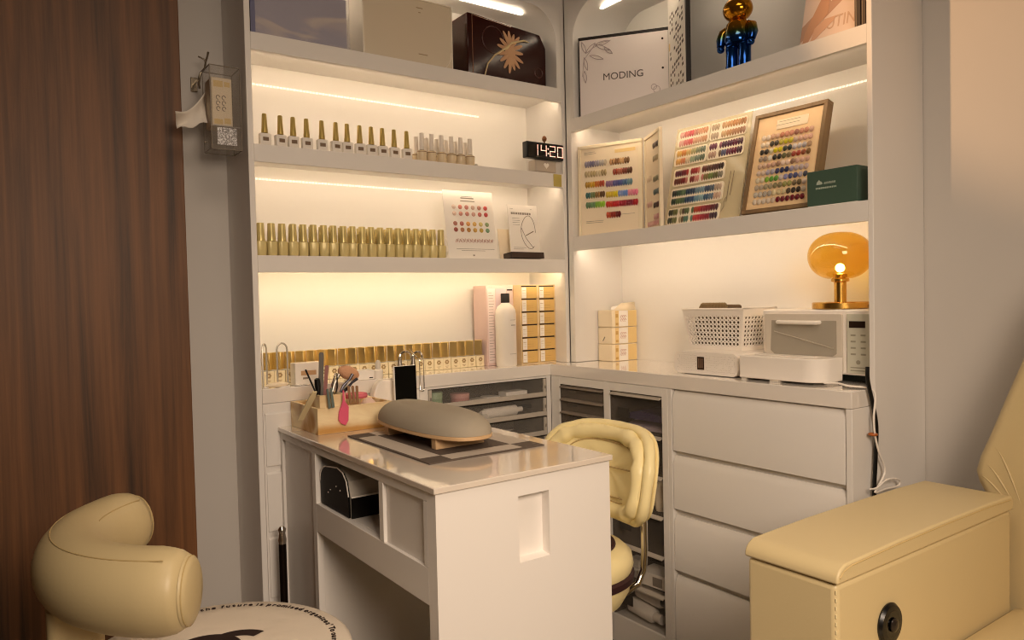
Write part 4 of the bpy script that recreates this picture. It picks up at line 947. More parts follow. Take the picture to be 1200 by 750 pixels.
pal = [LT('#ecd9c4', '#d4ac90', '#b9795c', '#c98a72', '#a87260', '#c4886e', '#d3a890'), LT('#e6d6c0', '#4a4438', '#b0a23a', '#c6b82a', '#c0a896', '#d0a894', '#cba08c'), LT('#3a342c', '#d9cfae', '#cfbf20', '#3c4034', '#2c3430', '#bcb4b4', '#a8a0a0', '#b09070'),
       LT('#9a8a7a', '#e6dccb', '#342e28', '#5c5a34', '#7a6a48', '#a0402c', '#8c4a2c', '#7a5a34'), LT('#c8a890', '#c09a84', '#9a7a64', '#e3c8b4', '#8c6a54', '#d0a894', '#c49c88'), LT('#c9b4a4', '#a09cac', '#34345c', '#2c3054', '#9a92a8', '#b4a4a4', '#c0a8a0'),
       LT('#d9cdb0', '#86b038', '#5c9438', '#c8b8b4', '#8484b0', '#4c5078', '#a49ca4', '#3c4050'), LT('#b4a490', '#9a9074', '#7c7450', '#8c8a4c', '#6a5c40', '#d8c4b4'), LT('#b8b0a4', '#a49c90', '#dccba0', '#c0b088', '#4c4030', '#342a22', '#d0c0ac'), LT('#d8c8b4', '#cfc0ae', '#cbb8a4', '#6a1420', '#5c101c', '#640f1c', '#6a1420')]
it = []
for r_, cols in enumerate(pal): it += rowof(.040, .196, 11, .238-r_*.0226, cols)
swatches(fr_, it, .0150, .0185, False)

gb = thing('green_box', 'dark green box with small white lettering in front of the brown frame', 'box', mat=frame_mat((1.850, 1.193, zr2+.0003), (0, -1, 0), (0, 0, 1)))
bx((0, .0025, -.12), (.143, .096, 0)).build('lid', M('dark green card', '#41594b', .45), gb, bevel=.001)
bx((.001, 0, -.119), (.142, .0024, -.001)).build('tray', PAPER, gb)
mb = MB().prism([(.028, .058), (.044, .058), (.046, .061), (.042, .066), (.039, .067), (.036, .071), (.032, .067), (.029, .064)], 'xy', .0001, .0006)
lines(mb, .050, .062, .030, 1, .006, t=.004, jag=.01, z=.0006)
for k in range(9): mb.box((.052+k*.0036, .0585, 0), (.0542+k*.0036, .0635, .0006))
for k in range(13): mb.box((.026+k*.0047, .046, 0), (.029+k*.0047, .0505, .0006))
mb.build('lettering', M('pale print', '#b9c4b4', .5), gb, smooth=0)

# ------------------------------------------------------------------ on the right worktop
zc = ZC+.0003
for k in range(3):
    lab = ('lowest cream tissue box of the stack by the corner', 'middle cream tissue box of the stack by the corner', 'topmost tissue box of the stack, with its flap open')[k]
    t = thing('tissue_box', lab, 'tissue box', (1.946+(.0, .003, .001)[k], 2.0835+(0, .002, -.001)[k], zc+k*.0655), 0, 'stacked tissue boxes')
    bx((0, 0, 0), (.133, .080, .0645)).build('carton', M('cream carton', '#f3e3c4', .5), t, bevel=.0028)
    mb = MB()
    for x0, x1, m_ in ((.016, .034, 0), (.084, .128, 0)): mb.box((x0, -.0006, .002), (x1, -.0001, .0625), m_)
    mb.box((.036, -.0006, .002), (.082, -.0001, .0625), 1)
    for r_ in range(2):
        for c in range(3): mb.tube([(.048+c*.010+.0042*math.cos(a), -.0008, .026+r_*.013+.005*math.sin(a)) for a in [2*PI*q/8 for q in range(7)]], .0009, 4, m=2)
    mb.box((.018, -.0009, .036), (.031, -.0006, .050), 3).box((.018, -.0009, .008), (.031, -.0006, .016), 3)
    mb.build('print', [YEL, PAPER, M('rust print', '#c08a78', .6), M('ochre print', '#c9a05a', .6)], t, smooth=0)
    if k == 1: MB().tube([(-.0008, .052, .012), (-.0008, .040, .028)], .0016, 5).build('pen_mark', GREYINK, t)
    if k == 2:
        MB().face([(.012, .006, .0648), (.128, .004, .066), (.131, .012, .094), (.075, .03, .090)]).build('flap', M('cream carton', '#f5e6c8', .5), t).modifiers.new('s', 'SOLIDIFY').thickness = .001
        MB().face([(.02, .03, .066), (.05, .055, .076), (.12, .06, .088), (.125, .03, .067)]).build('tissue', PAPER, t).modifiers.new('s', 'SOLIDIFY').thickness = .001

d1 = thing('sterilizer_box', 'white speckled appliance with a brown display under the basket', 'appliance', mat=frame_mat((1.800, 1.639, zc+.002), (0, -1, 0), (0, 0, 1)))
DW1 = .246
def rrect(x0, y0, x1, y1, r, k=5):
    pts = []
    for cx, cy, a0 in ((x1-r, y1-r, 0), (x0+r, y1-r, PI/2), (x0+r, y0+r, PI), (x1-r, y0+r, 1.5*PI)):
        pts += [(cx+r*math.cos(a0+PI/2*q/k), cy+r*math.sin(a0+PI/2*q/k)) for q in range(k+1)]
    return pts
pl = [p for p in rrect(0, .0, DW1, .068, .020)]
MB().prism(pl, 'xy', -.24, 0).build('body', PLAST, d1, smooth=30)
mb = MB()
for i in range(34):
    for j in range(8):
        x = .016+i*.0066+rnd.uniform(-.0015, .0015); y = .010+j*.0066+rnd.uniform(-.0015, .0015)
        if rnd.random() < .75 and not (.092 < x < .124 and .012 < y < .058): mb.box((x, y, .0001), (x+.0016, y+.0016, .0004))
mb.build('speckle_pattern', M('pale grey speckle', '#8f8373', .6), d1, smooth=0)
dp = bx((.094, .014, .0002), (.121, .054, .0012)).build('display', M('dark brown display', '#3b2a20', .2), d1)
mb = MB()
for k in range(3): mb.box((.098+k*.007, .020, .0013), (.1025+k*.007, .049, .0018))
mb.build('display_bars', M('dim brown bars', '#6a4f3c', .4), dp)
d2 = thing('cable_box', 'plain white cable box with a rounded end in front of the microwave', 'box', mat=frame_mat((1.780, 1.372, zc), (0, -1, 0), (0, 0, 1)))
# plan outline in local x (along front), z (towards the room)
pr = [(0, 0), (.20, 0)]+[(.20+.055*math.sin(a), -.055+.055*math.cos(a)) for a in [PI/2*k/8 for k in range(1, 9)]]+[(.255, -.108), (0, -.108)]
MB().prism([(x, z) for x, z in pr], 'xz', .006, .070).build('body', PLAST, d2, bevel=.003, smooth=30)
MB().prism([(.03, -.03), (.17, -.03), (.21, -.05), (.21, -.07), (.03, -.07)], 'xz', .0702, .0725).build('lid_inset', PLAST, d2, bevel=.001)
for x0, x1 in ((.0, .018), (.095, .13), (.2, .245)): bx((x0+.003, 0, -.10), (x1, .0058, -.004 if x1 < .2 else -.05)).build('foot', PLASTG, d2)

bk = thing('storage_basket', 'white perforated plastic basket on the speckled appliance', 'basket', (1.985, 1.570, zc+.0705))
def holed(mb, c, nx, ny, skip=None, hr=.33):
    """wall between four corners (bl, br, tr, tl) with a grid of round holes"""
    bl, br_, tr, tl = [Vector(q) for q in c]
    def P(u, v): return (bl*(1-u)+br_*u)*(1-v)+(tl*(1-u)+tr*u)*v
    mu, mv0, mv1 = .04, .10, .16
    cu = (1-2*mu)/nx; cv = (1-mv0-mv1)/ny
    for i in range(nx):
        for j in range(ny):
            u0, v0 = mu+i*cu, mv0+j*cv; n = 12; vs = []
            asp = ((br_-bl).length*cu)/((tl-bl).length*cv)
            for k in range(n):
                a = 2*PI*k/n; ca, sa = math.cos(a), math.sin(a); q = max(abs(ca), abs(sa))
                vs.append(P(u0+cu*(.5+.5*ca/q), v0+cv*(.5+.5*sa/q)))
            for k in range(n):
                a = 2*PI*k/n; vs.append(P(u0+cu*(.5+hr*math.cos(a)/max(1, asp)*1), v0+cv*(.5+hr*math.sin(a)*min(1, asp))))
            mb._add(vs, [(k, (k+1) % n, n+(k+1) % n, n+k) for k in range(n)], 0)
    mb.face([P(0, 0), P(1, 0), P(1, mv0), P(0, mv0)]); mb.face([P(0, 1-mv1), P(1, 1-mv1), P(1, 1), P(0, 1)])
    mb.face([P(0, mv0), P(mu, mv0), P(mu, 1-mv1), P(0, 1-mv1)]); mb.face([P(1-mu, mv0), P(1, mv0), P(1, 1-mv1), P(1-mu, 1-mv1)])
a0, b0, a1, b1, hz = .070, .103, .083, .122, .130
mb = MB()
holed(mb, [(-a0, b0, 0), (-a0, -b0, 0), (-a1, -b1, hz), (-a1, b1, hz)], 14, 7)
holed(mb, [(a0, b0, 0), (a0, -b0, 0), (a1, -b1, hz), (a1, b1, hz)], 14, 7)
holed(mb, [(-a0, -b0, 0), (a0, -b0, 0), (a1, -b1, hz), (-a1, -b1, hz)], 9, 7)
holed(mb, [(-a0, b0, 0), (a0, b0, 0), (a1, b1, hz), (-a1, b1, hz)], 9, 7)
mb.face([(-a0, -b0, 0), (a0, -b0, 0), (a0, b0, 0), (-a0, b0, 0)])
o = mb.build('perforated_wall', PLAST, bk, smooth=0); sd = o.modifiers.new('s', 'SOLIDIFY'); sd.thickness = .0025; sd.offset = 0
mb = MB().tube([(-a1, -b1, hz), (a1, -b1, hz), (a1, b1, hz), (-a1, b1, hz)], .0038, 8, closed=True); mb.build('rim', PLAST, bk)
wv = thing('woven_tray', 'brown ribbed box standing inside the white basket, its rounded rim above', 'tray', (1.985, 1.570, zc+.0735))
mb = MB()
n = 26; W2 = .062
for k in range(n):
    u = -1+2*(k+.5)/n; top = .146 if abs(u) < .72 else .146-.026*((abs(u)-.72)/.28)**2
    mb.tube([(-.040, u*W2+.030, .10), (-.040, u*W2+.030, top-.004), (-.036, u*W2+.030, top)], .0026, 6)
mb.build('ribs', M('brown wicker', '#7a6240', .6), wv)
bx((-.060, -.090, 0), (.060, .090, .100)).build('box_body', M('brown wicker back', '#57452f', .7), wv, bevel=.006)
bx((-.037, -.030, .1001), (.035, .090, .140)).build('backing', M('brown wicker back', '#57452f', .7), wv, bevel=.008)

mw = thing('microwave', 'white microwave with a grey window and long handle under the amber lamp', 'microwave', mat=frame_mat((1.897, 1.376, zc), (0, -1, 0), (0, 0, 1)))
MWW, MZ0, MZ1 = .357, .022, .199
bx((0, MZ0, -.18), (MWW, MZ1, -.0005)).build('body', PLAST, mw, bevel=.005, seg=3)
dm = MB().prism(rrect(.012, MZ0+.008, .256, MZ1-.012, .004), 'xy', 0, .006).build('door', M('grey white door', '#cfc6b8', .3), mw, bevel=.001)
wp = [(.032, .080), (.05, .066), (.085, .058), (.19, .058), (.222, .066), (.240, .078), (.240, .168), (.036, .168)]
MB().prism(wp, 'xy', .0062, .0070).build('window', M('grey oven glass', '#a59e90', .15), dm)
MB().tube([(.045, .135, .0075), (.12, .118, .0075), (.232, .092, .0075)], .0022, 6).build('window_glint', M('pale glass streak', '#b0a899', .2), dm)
MB().tube([(.064, .163, .006), (.066, .163, .020), (.075, .163, .022), (.180, .163, .022), (.188, .163, .020), (.190, .163, .006)], .006, 10).build('handle', PLAST, dm)
bx((.165, MZ0+.012, .0061), (.252, MZ0+.030, .0066)).build('lower_strip', M('bluish white strip', '#dfe0e2', .25), dm)
cp = bx((.268, MZ0+.006, 0), (.348, MZ1-.012, .004)).build('control_panel', M('grey green panel', '#c4c2b2', .35), mw, bevel=.001)
bx((.275, .150, .0041), (.320, .168, .0048)).build('display', M('dark display', '#2b201b', .15), cp)
mb = MB()
for r_ in range(4):
    for c in range(2): mb.box((.279+c*.028, .128-r_*.017, .0041), (.293+c*.028, .1325-r_*.017, .0045))
mb.lathe((.300, .058, .0041), [(.006, 0), (.006, .0008)], 12); lines(mb, .278, .045, .05, 2, .008, t=.003, z=.0046)
mb.build('button_marks', M('grey button mark', '#94907f', .5), cp)
for x in (.03, .32):
    for z in (-.16, -.02): MB().lathe((x, 0, z), [(.012, 0), (.012, MZ0-.0005)], 12, ax='y').build('foot', BLACK, mw)
bx((.02, .001, -.14), (.34, MZ0-.001, -.05)).build('gap_fill', M('dark green gap fill', '#2e3530', .5), mw)  # dark block fills the gap under the microwave

# amber globe lamp
lm = thing('table_lamp', 'brass table lamp with an amber glass globe on the microwave', 'lamp', (1.972, 1.172, zc+MZ1+.0005))
MB().lathe((0, 0, 0), [(.072, 0), (.075, .002), (.075, .017), (.072, .019)], 48).build('base', BRASS, lm, smooth=30)
MB().lathe((0, 0, .0192), [(.0165, 0), (.0165, .055), (.024, .058), (.024, .064), (.020, .068)], 32).build('stem', BRASS, lm, smooth=30)
ga = bpy.data.materials.new('amber glass'); ga.use_nodes = True; nt = ga.node_tree; nt.nodes.remove(nt.nodes['Principled BSDF'])
tr = nt.nodes.new('ShaderNodeBsdfTransparent'); tr.inputs[0].default_value = (.83, .64, .23, 1); gg = nt.nodes.new('ShaderNodeBsdfGlossy'); gg.inputs['Roughness'].default_value = .03; gg.inputs[0].default_value = (1, .9, .75, 1)
fz = nt.nodes.new('ShaderNodeFresnel'); fz.inputs[0].default_value = 1.5; mx = nt.nodes.new('ShaderNodeMixShader'); df = nt.nodes.new('ShaderNodeBsdfTranslucent'); df.inputs[0].default_value = (.95, .55, .12, 1)
m2 = nt.nodes.new('ShaderNodeMixShader'); m2.inputs[0].default_value = .05
nt.links.new(tr.outputs[0], m2.inputs[1]); nt.links.new(df.outputs[0], m2.inputs[2])
geo = nt.nodes.new('ShaderNodeNewGeometry'); sb_ = nt.nodes.new('ShaderNodeMath'); sb_.operation = 'SUBTRACT'; sb_.inputs[0].default_value = 1; nt.links.new(geo.outputs['Backfacing'], sb_.inputs[1])
ml_ = nt.nodes.new('ShaderNodeMath'); ml_.operation = 'MULTIPLY'; nt.links.new(fz.outputs[0], ml_.inputs[0]); nt.links.new(sb_.outputs[0], ml_.inputs[1]); nt.links.new(ml_.outputs[0], mx.inputs[0]); nt.links.new(m2.outputs[0], mx.inputs[1]); nt.links.new(gg.outputs[0], mx.inputs[2]); nt.links.new(mx.outputs[0], nt.nodes['Material Output'].inputs[0])
gp = [(max(.001, .086*(1-abs(math.cos(a))**2.5)**(1/2.5)) if 0 else .086*math.sin(a)**.82, .149-.067*math.cos(a)) for a in [PI*(.105+.895*k/28) for k in range(29)]]
gp[-1] = (.0015, gp[-1][1])
mb = MB(); n = 48; vs = [(r*math.cos(2*PI*i/n), r*math.sin(2*PI*i/n), z) for r, z in gp for i in range(n)]
mb._add(vs, [(j*n+i, j*n+(i+1) % n, (j+1)*n+(i+1) % n, (j+1)*n+i) for j in range(len(gp)-1) for i in range(n)]+[tuple((len(gp)-1)*n+i for i in range(n))], 0)
mb.build('glass_globe', ga, lm, smooth=80)
MB().lathe((0, 0, .0875), [(.019, 0), (.019, .010), (.010, .012)], 20).build('bulb_holder', BRASS, lm)
MB().sph((0, 0, .115), .0125, n=16, k=10).build('bulb', M('glowing bulb', (1, .74, .36), .5, emit=40), lm)
MB().tube([(.070, -.028, .010), (.080, -.06, .008), (.095, -.10, .004)], .003, 8).build('cord', BLACK, lm)

# cables
def cable(name, pts, r, mat, label):
    mb = MB(); P = [Vector(p) for p in pts]; out = []
    for i in range(len(P)-1):
        a, b, c, d = P[max(0, i-1)], P[i], P[i+1], P[min(len(P)-1, i+2)]
        for k in range(6):
            t = k/6; out.append(.5*((2*b)+(c-a)*t+(2*a-5*b+4*c-d)*t*t+(3*b-a-3*c+d)*t**3))
    out.append(P[-1])
    return tag(mb.tube(out, r, 8).build(name, mat), label, 'cable')
Hy = lambda x, y, v=.992: H(x, y, 'y', v)
cable('power_cable', [Hy(1016.5, 430, .999-.004), Hy(1017, 446), Hy(1022, 470), Hy(1027, 500), Hy(1026, 540), Hy(1024.5, 577), Hy(1024.5, 640), (1.78, .99, .012)], .0052, BLACK, 'thick black power cable hanging down beside the drawer chest')
cable('charging_cable', [(1.80, 1.118, ZC+.008), (1.805, 1.085, ZC+.010), (1.80, 1.05, ZC+.006), (1.806, 1.005, ZC+.004), (1.808, .985, ZC-.01), Hy(1024, 490, .984), Hy(1025.5, 510, .984), Hy(1030, 530, .984), Hy(1037, 552, .984), Hy(1029, 570, .984), Hy(1026, 577, .984), Hy(1038, 573, .984), Hy(1053, 569, .984), Hy(1053, 562, .982), Hy(1040, 562, .980), Hy(1027, 572, .980), Hy(1020, 573, .982)], .0026, PLAST, 'thin white charging cable looping beside the black power cable')
cl = thing('cable_clip', 'orange brown cable clip on the hanging cables', 'clip', Hy(1023, 509, .988))
MB().tube([(.0075*math.cos(a), .0085*math.sin(a), 0) for a in [2*PI*k/14 for k in range(14)]], .0035, 8, closed=True).build('ring', M('burnt orange plastic', '#a85a22', .4), cl)

# ------------------------------------------------------------------ cream stool with a curved backrest (front left)
SX, SY, SZ = .343, 1.537, .50
st = thing('barrel_stool', 'cream leather stool with a fat curved backrest in front of the walnut wall', 'stool', (SX, SY, 0))
AX, AY, AZ, AR = .400-SX, 1.548-SY, .722, .286
arc = lambda a, r=AR, z=AZ: (AX+r*math.cos(a), AY+r*math.sin(a), z)
A0, A1 = math.radians(121), math.radians(240)
n = 40; pts = []; rs = []
for k in range(n+1):
    a = A0+(A1-A0)*k/n; pts.append(arc(a)); e = min(k, n-k)
    q = (.80, .92, .97, 1)[min(e, 3)]
    rs.append((.064*q, .073*q))
MB().tube(pts, rs, 28).build('backrest', CREAM, st, smooth=70)
for a, s in ((A0, -1), (A1, 1)):
    t = Vector((-math.sin(a), math.cos(a), 0))*s; c = Vector(arc(a))
    u = Vector((math.cos(a), math.sin(a), 0)); w = Vector((0, 0, 1)); mb = MB(); K = 28
    rings = [(1.0, 0), (.94, .007), (.80, .011), (.4, .014), (.02, .015)]
    vs = [c+t*h+u*math.cos(2*PI*i/K)*.0515*q+w*math.sin(2*PI*i/K)*.0585*q for q, h in rings for i in range(K)]
    mb._add(vs, [(j*K+i, j*K+(i+1) % K, (j+1)*K+(i+1) % K, (j+1)*K+i) for j in range(4) for i in range(K)]+[tuple(4*K+i for i in range(K))], 0)
    cp = mb.build('end_cap', CREAM, st, smooth=60)
    MB().tube([c+t*.0045+u*math.cos(b)*.049+w*math.sin(b)*.056 for b in [2*PI*i/32 for i in range(32)]], .0013, 6, closed=True).build('piping', SEAM, cp)
sm = MB(); aa = [A0+.08+(A1-A0-.16)*k/40 for k in range(41)]
sm.tube([arc(a, AR+.064*math.cos(1.02), AZ+.073*math.sin(1.02)) for a in aa], .0010, 6)
sm.tube([arc(a, AR-.064*math.cos(.9), AZ+.073*math.sin(.9)) for a in aa if a < A0+.75], .0012, 6)
sm.build('seam', SEAM, st)
MB().lathe((0, 0, 0), [(.235, .40), (.262, .405), (.268, .42), (.268, .462), (.258, .474)], 56).build('seat', CREAM, st, smooth=60)
mb = MB(); K = 72; rings = [(.266, .435), (.275, .455), (.277, .475), (.272, .490), (.262, .497), (.20, .5008), (.10, .5028), (.002, .5032)]
vs = [((r+(.0025*math.sin(9*2*PI*i/K) if r > .25 and z < .49 else 0))*math.cos(2*PI*i/K), r*math.sin(2*PI*i/K)*1.0, z) for r, z in rings for i in range(K)]
mb._add(vs, [(j*K+i, j*K+(i+1) % K, (j+1)*K+(i+1) % K, (j+1)*K+i) for j in range(len(rings)-1) for i in range(K)]+[tuple((len(rings)-1)*K+i for i in range(K))], 0)
cv = mb.build('seat_cover', COVER, st, smooth=60)
tm = MB(); msg = "the future is promised organizes' To our"
th0, th1 = math.radians(83), math.radians(-24)
tw = [.35 if c in "il'" else .30 if c == ' ' else .85 if c in 'mw' else .62 for c in msg]; tot = sum(tw); acc = 0
for c, w in zip(msg, tw):
    a = th0+(th1-th0)*(acc+w/2)/tot; acc += w
    if c == ' ': continue
    vs, fs = text_mesh(c, .0180, .0003, 'CENTER', 1.12)
    tm.X = Matrix.Translation((.232*math.cos(a), .232*math.sin(a), .5004)) @ Matrix.Rotation(a-PI/2, 4, 'Z'); tm._add(vs, fs, 0)
tm.build('lettering', INK, cv, smooth=0)
lg = H(258, 761, 'z', SZ); lg = Vector((lg.x-SX, lg.y-SY, .5030)); rt = Vector((math.cos(-.30), math.sin(-.30), 0)); up = Vector((-rt.y, rt.x, 0))
mb = MB()
for s in (1, -1):
    pa, pb = [], []
    for k in range(41):
        a = math.radians(42+276*k/40); x = math.cos(a); y = math.sin(a)
        if s < 0: x = -x
        for L, r in ((pa, .072), (pb, .044)): L.append(lg+rt*(x*r+s*.030)+up*(y*r))
    for k in range(40): mb.face([pa[k]+Vector((0, 0, .0006*(s > 0))), pa[k+1]+Vector((0, 0, .0006*(s > 0))), pb[k+1]+Vector((0, 0, .0006*(s > 0))), pb[k]+Vector((0, 0, .0006*(s > 0)))])
mb.build('emblem', INK, cv, smooth=0)
MB().prism(rrect(-.045, -.03, .045, .03, .015), 'xy', .45, .66).build('back_support', CREAM, st, bevel=.006, loc=(-.228, .02, 0))
MB().lathe((0, 0, 0), [(.12, .385), (.12, .395), (.03, .396), (.03, .12), (.045, .11), (.045, .075)], 24).build('pedestal', CHROME, st, smooth=30)
for k in range(5):
    a = 2*PI*k/5+.3; c, s = math.cos(a), math.sin(a)
    l = MB().tube([(.03*c, .03*s, .095), (.15*c, .15*s, .085), (.255*c, .255*s, .062)], [.018, .015, .011], 10).build('leg', CHROME, st)
    MB().lathe((.25*c, .25*s, .026), [(.02, -.011), (.026, -.006), (.026, .006), (.02, .011)], 16, ax='x').build('caster', BLACK, l)

# ------------------------------------------------------------------ technician's chair behind the desk
tcn = thing('task_chair', 'yellow cream puffy chair with chrome tubes pushed in behind the nail desk', 'chair', (1.265, 1.545, 0))
BY, BZ0, BZ1 = 0, .585, .822
def bpt(u, v, off=0, sc=1):
    """u, v in -1..1 over the backrest; off = towards the sitter (-x)"""
    y = BY+.215*u*sc; zc_ = (BZ0+BZ1)/2; hz_ = (BZ1-BZ0)/2
    z = zc_+hz_*v*sc-.028*max(0, -v)*(1-abs(u)**2)*0
    x = .175-.085*u*u-.02*(1-v)*.5*0+.025*v
    return Vector((x-off, y, z))
def sq_(t, n=3.2):
    c, s = math.cos(t), math.sin(t)
    return (abs(c)**(2/n)*(1 if c >= 0 else -1), abs(s)**(2/n)*(1 if s >= 0 else -1))
def cushion(name, parent, off0, thick, sc, mat, puff=1, tuft=False):
    mb = MB(); K = 48; rr = [0.02, .25, .5, .7, .84, .93, .985, 1.0]
    vs = []; fs = []
    def z_(r): return thick*math.sqrt(max(0, 1-r**6))
    for r in rr:
        for i in range(K):
            a = 2*PI*i/K; x, y = sq_(a); tt = z_(r)
            if tuft: tt += .006*math.cos(5*a)*r*(1-r)*2 - .012*max(0, 1-r*2)
            vs.append(bpt(x*r, y*r, off0+tt, sc))
    for r in rr[::-1]:
        for i in range(K):
            a = 2*PI*i/K; x, y = sq_(a); vs.append(bpt(x*r, y*r, off0-z_(r)*.6, sc))
    R = 2*len(rr)
    for j in range(R-1):
        for i in range(K): fs.append((j*K+i, j*K+(i+1) % K, (j+1)*K+(i+1) % K, (j+1)*K+i))
    fs += [tuple(range(K)), tuple((R-1)*K+K-1-i for i in range(K))]
    mb._add(vs, fs, 0)
    return mb.build(name, mat, parent, smooth=70)
cushion('back_shell', tcn, -.022, .018, 1.04, CREAMY)
pad = cushion('back_pad', tcn, .008, .022, .93, CREAMY, tuft=True)
def ring(u_sc, off, r, wob=0, n=64, part=None, mat=CREAMY, par=None, name='roll'):
    pts = []; rs = []
    for i in range(n):
        a = 2*PI*i/n; x, y = sq_(a, 3.4); pts.append(bpt(x*u_sc, y*u_sc, off)); w = 1+wob*math.sin(11*a)+wob*.7*math.sin(17*a+1); rs.append((r*w, r*w))
    return MB().tube(pts, rs, 14, closed=True).build(name, mat, par or tcn, smooth=80)
ring(.84, .026, .021, .10, name='rim_roll'); ring(.985, .002, .015, .07, name='outer_roll')
ring(.66, .030, .0022, mat=SEAM, par=pad, name='seam')
for i, v in enumerate((.15, -.5)):
    MB().tube([bpt(u*.6, v-.06*math.cos(u*2), .0325) for u in [-1+2*k/16 for k in range(17)]], .0022, 6).build('seam', SEAM, pad)
mb = MB().lathe((0, 0, 0), [(.10, .360), (.145, .375), (.165, .41), (.168, .432)], 40)
mb.build('seat_skirt', CREAMY, tcn)
MB().lathe((0, 0, 0), [(.168, .4325), (.177, .438), (.178, .454), (.172, .460)], 40).build('seat_band', BROWN, tcn)
MB().lathe((0, 0, 0), [(.170, .4605), (.176, .478), (.172, .502), (.152, .520), (.09, .529), (.002, .531)], 40).build('seat_cushion', CREAMY, tcn, smooth=60)
mb = MB()
mb.tube([(.122*math.cos(a), .122*math.sin(a), .5262) for a in [2*PI*k/40 for k in range(40)]], .0075, 8, closed=True)
mb.build('seat_piping', BROWN, tcn)
for y in (-.125, .125):
    MB().tube([(.150, y, .66), (.165, y, .60), (.165, y, .50), (.160, y, .45), (.140, y*.98, .415), (.10, y*.95, .402), (.03, y*.8, .40)], .0095, 10).build('chrome_tube', CHROME, tcn)
MB().lathe((0, 0, 0), [(.10, .395), (.10, .41), (.025, .3945), (.025, .10), (.04, .095), (.04, .07)][::1], 20).build('pedestal', CHROME, tcn, smooth=30)
for k in range(5):
    a = 2*PI*k/5+.1; c, s = math.cos(a), math.sin(a)
    l = MB().tube([(.03*c, .03*s, .085), (.13*c, .13*s, .075), (.22*c, .22*s, .058)], [.015, .013, .010], 8).build('leg', CHROME, tcn)
    MB().lathe((.215*c, .215*s, .025), [(.02, -.01), (.025, -.005), (.025, .005), (.02, .01)], 14, ax='x').build('caster', BLACK, l)

# ------------------------------------------------------------------ recliner at the right
rc = thing('recliner', 'cream leather recliner with a round black button on its padded arm', 'armchair', (1.10, .40, 0))
def softbox(a, b, r, mat, name, parent=rc, seg=4):
    return bx(a, b).build(name, mat, parent, bevel=r, seg=seg)
# local: x away from the desk (to the right wall), y depth, z up ; chair centre y=0
arm = softbox((.016, .2755, .06), (.686, .450, .7105), .010, CREAM, 'arm')
def padtop(a0, a1, b0, b1, z0, z1, name, parent):
    """padded slab with a gently domed top"""
    mb = MB(); N = 24; Mq = 12; rows = []
    for j in range(Mq+1):
        for i in range(N+1):
            u, v = i/N, j/Mq; x = a0+(a1-a0)*u; y = b0+(b1-b0)*v
            e = min(u, 1-u)*(a1-a0); f = min(v, 1-v)*(b1-b0); q = min(1, e/.02), min(1, f/.02)
            z = z1-.014*(1-math.sqrt(max(0, 1-(1-q[0])**2)))-.014*(1-math.sqrt(max(0, 1-(1-q[1])**2)))+.006*math.sin(PI*u)*math.sin(PI*v)
            rows.append((x, y, z))
    W = N+1; vs = rows[:]; fs = [(j*W+i, j*W+i+1, (j+1)*W+i+1, (j+1)*W+i) for j in range(Mq) for i in range(N)]
    edge = [i for i in range(W)]+[j*W+N for j in range(1, Mq+1)]+[Mq*W+i for i in range(N-1, -1, -1)]+[j*W for j in range(Mq-1, 0, -1)]
    o = len(vs); cx_, cy_ = (a0+a1)/2, (b0+b1)/2
    for e in edge: vs.append((vs[e][0], vs[e][1], z0+.004))
    o2 = len(vs)
    for e in edge: vs.append((vs[e][0]*.985+cx_*.015, vs[e][1]*.97+cy_*.03, z0))
    L = len(edge)
    for k in range(L):
        fs.append((edge[k], edge[(k+1) % L], o+(k+1) % L, o+k)); fs.append((o+k, o+(k+1) % L, o2+(k+1) % L, o2+k))
    fs.append(tuple(o2+k for k in range(L)))
    return mb._add(vs, fs, 0).build(name, CREAM, parent, smooth=60), edge, vs
def arm_pad(y0, y1):
    pr = [(.013, .7115)]+[(.013+.034*(1-math.cos(a)), .7155+.026*math.sin(a)) for a in [PI/2*k/8 for k in range(9)]]
    pr += [(.20, .7455), (.38, .7465), (.56, .7455)]+[(.687-.012+.012*math.sin(a), .7305+.012*math.cos(a)) for a in [PI/2*k/4 for k in range(5)]]+[(.687, .7115)]
    return MB().prism(pr, 'xz', y0, y1).build('arm_pad', CREAM, rc, bevel=.007, seg=4, smooth=45)
pad_ = arm_pad(.2715, .453)
mb = MB()
mb.tube([(.020, .2713, .7215), (.032, .2713, .7305), (.055, .2713, .7355), (.20, .2713, .7390), (.38, .2713, .7400), (.56, .2713, .7390), (.672, .2713, .7350)], .0012, 6)
mb.build('seam', SEAM, pad_)
st_ = MB()
for k in range(46): st_.box((.0172, .2767, .10+k*.0132), (.0188, .2783, .1060+k*.0132))
st_.build('stitching', M('pale stitching', '#eadcae', .6), arm, smooth=0)
bt = MB().lathe((.176, .2754, .604), [(.036, .0), (.037, -.003), (.033, -.008), (.026, -.009)], 36, ax='y').build('recline_button', BLACK, rc, smooth=40)
MB().lathe((.176, .2662, .604), [(.0245, .0), (.021, .002), (.009, .003)], 32, ax='y').build('dial', BLACKG, bt)
MB().lathe((.176, .264, .604), [(.0125, .0005), (.0120, -.0015), (.009, -.0035), (.004, -.0045), (.0005, -.0047)], 24, ax='y').build('knob', M('dark chrome', '#2b2522', .2, .3), bt)
softbox((.016, -.450, .06), (.686, -.2755, .7105), .010, CREAM, 'arm'); arm_pad(-.453, -.2715)
seat, _, _ = padtop(-.02, .715, -.268, .268, .33, .512, 'seat_cushion', rc)
softbox((.03, -.27, .06), (.68, .27, .325), .02, CREAM, 'seat_base')
outl = [(-.26, .30), (.315, .30), (.325, .52), (.335, .655), (.350, .720), (.366, .745), (.374, .770), (.366, .805), (.348, .855), (.315, .955), (.275, 1.07), (.225, 1.20), (.15, 1.29), (.0, 1.32)]
poly = outl+[(-y, z) for y, z in outl[::-1][1:-1]]
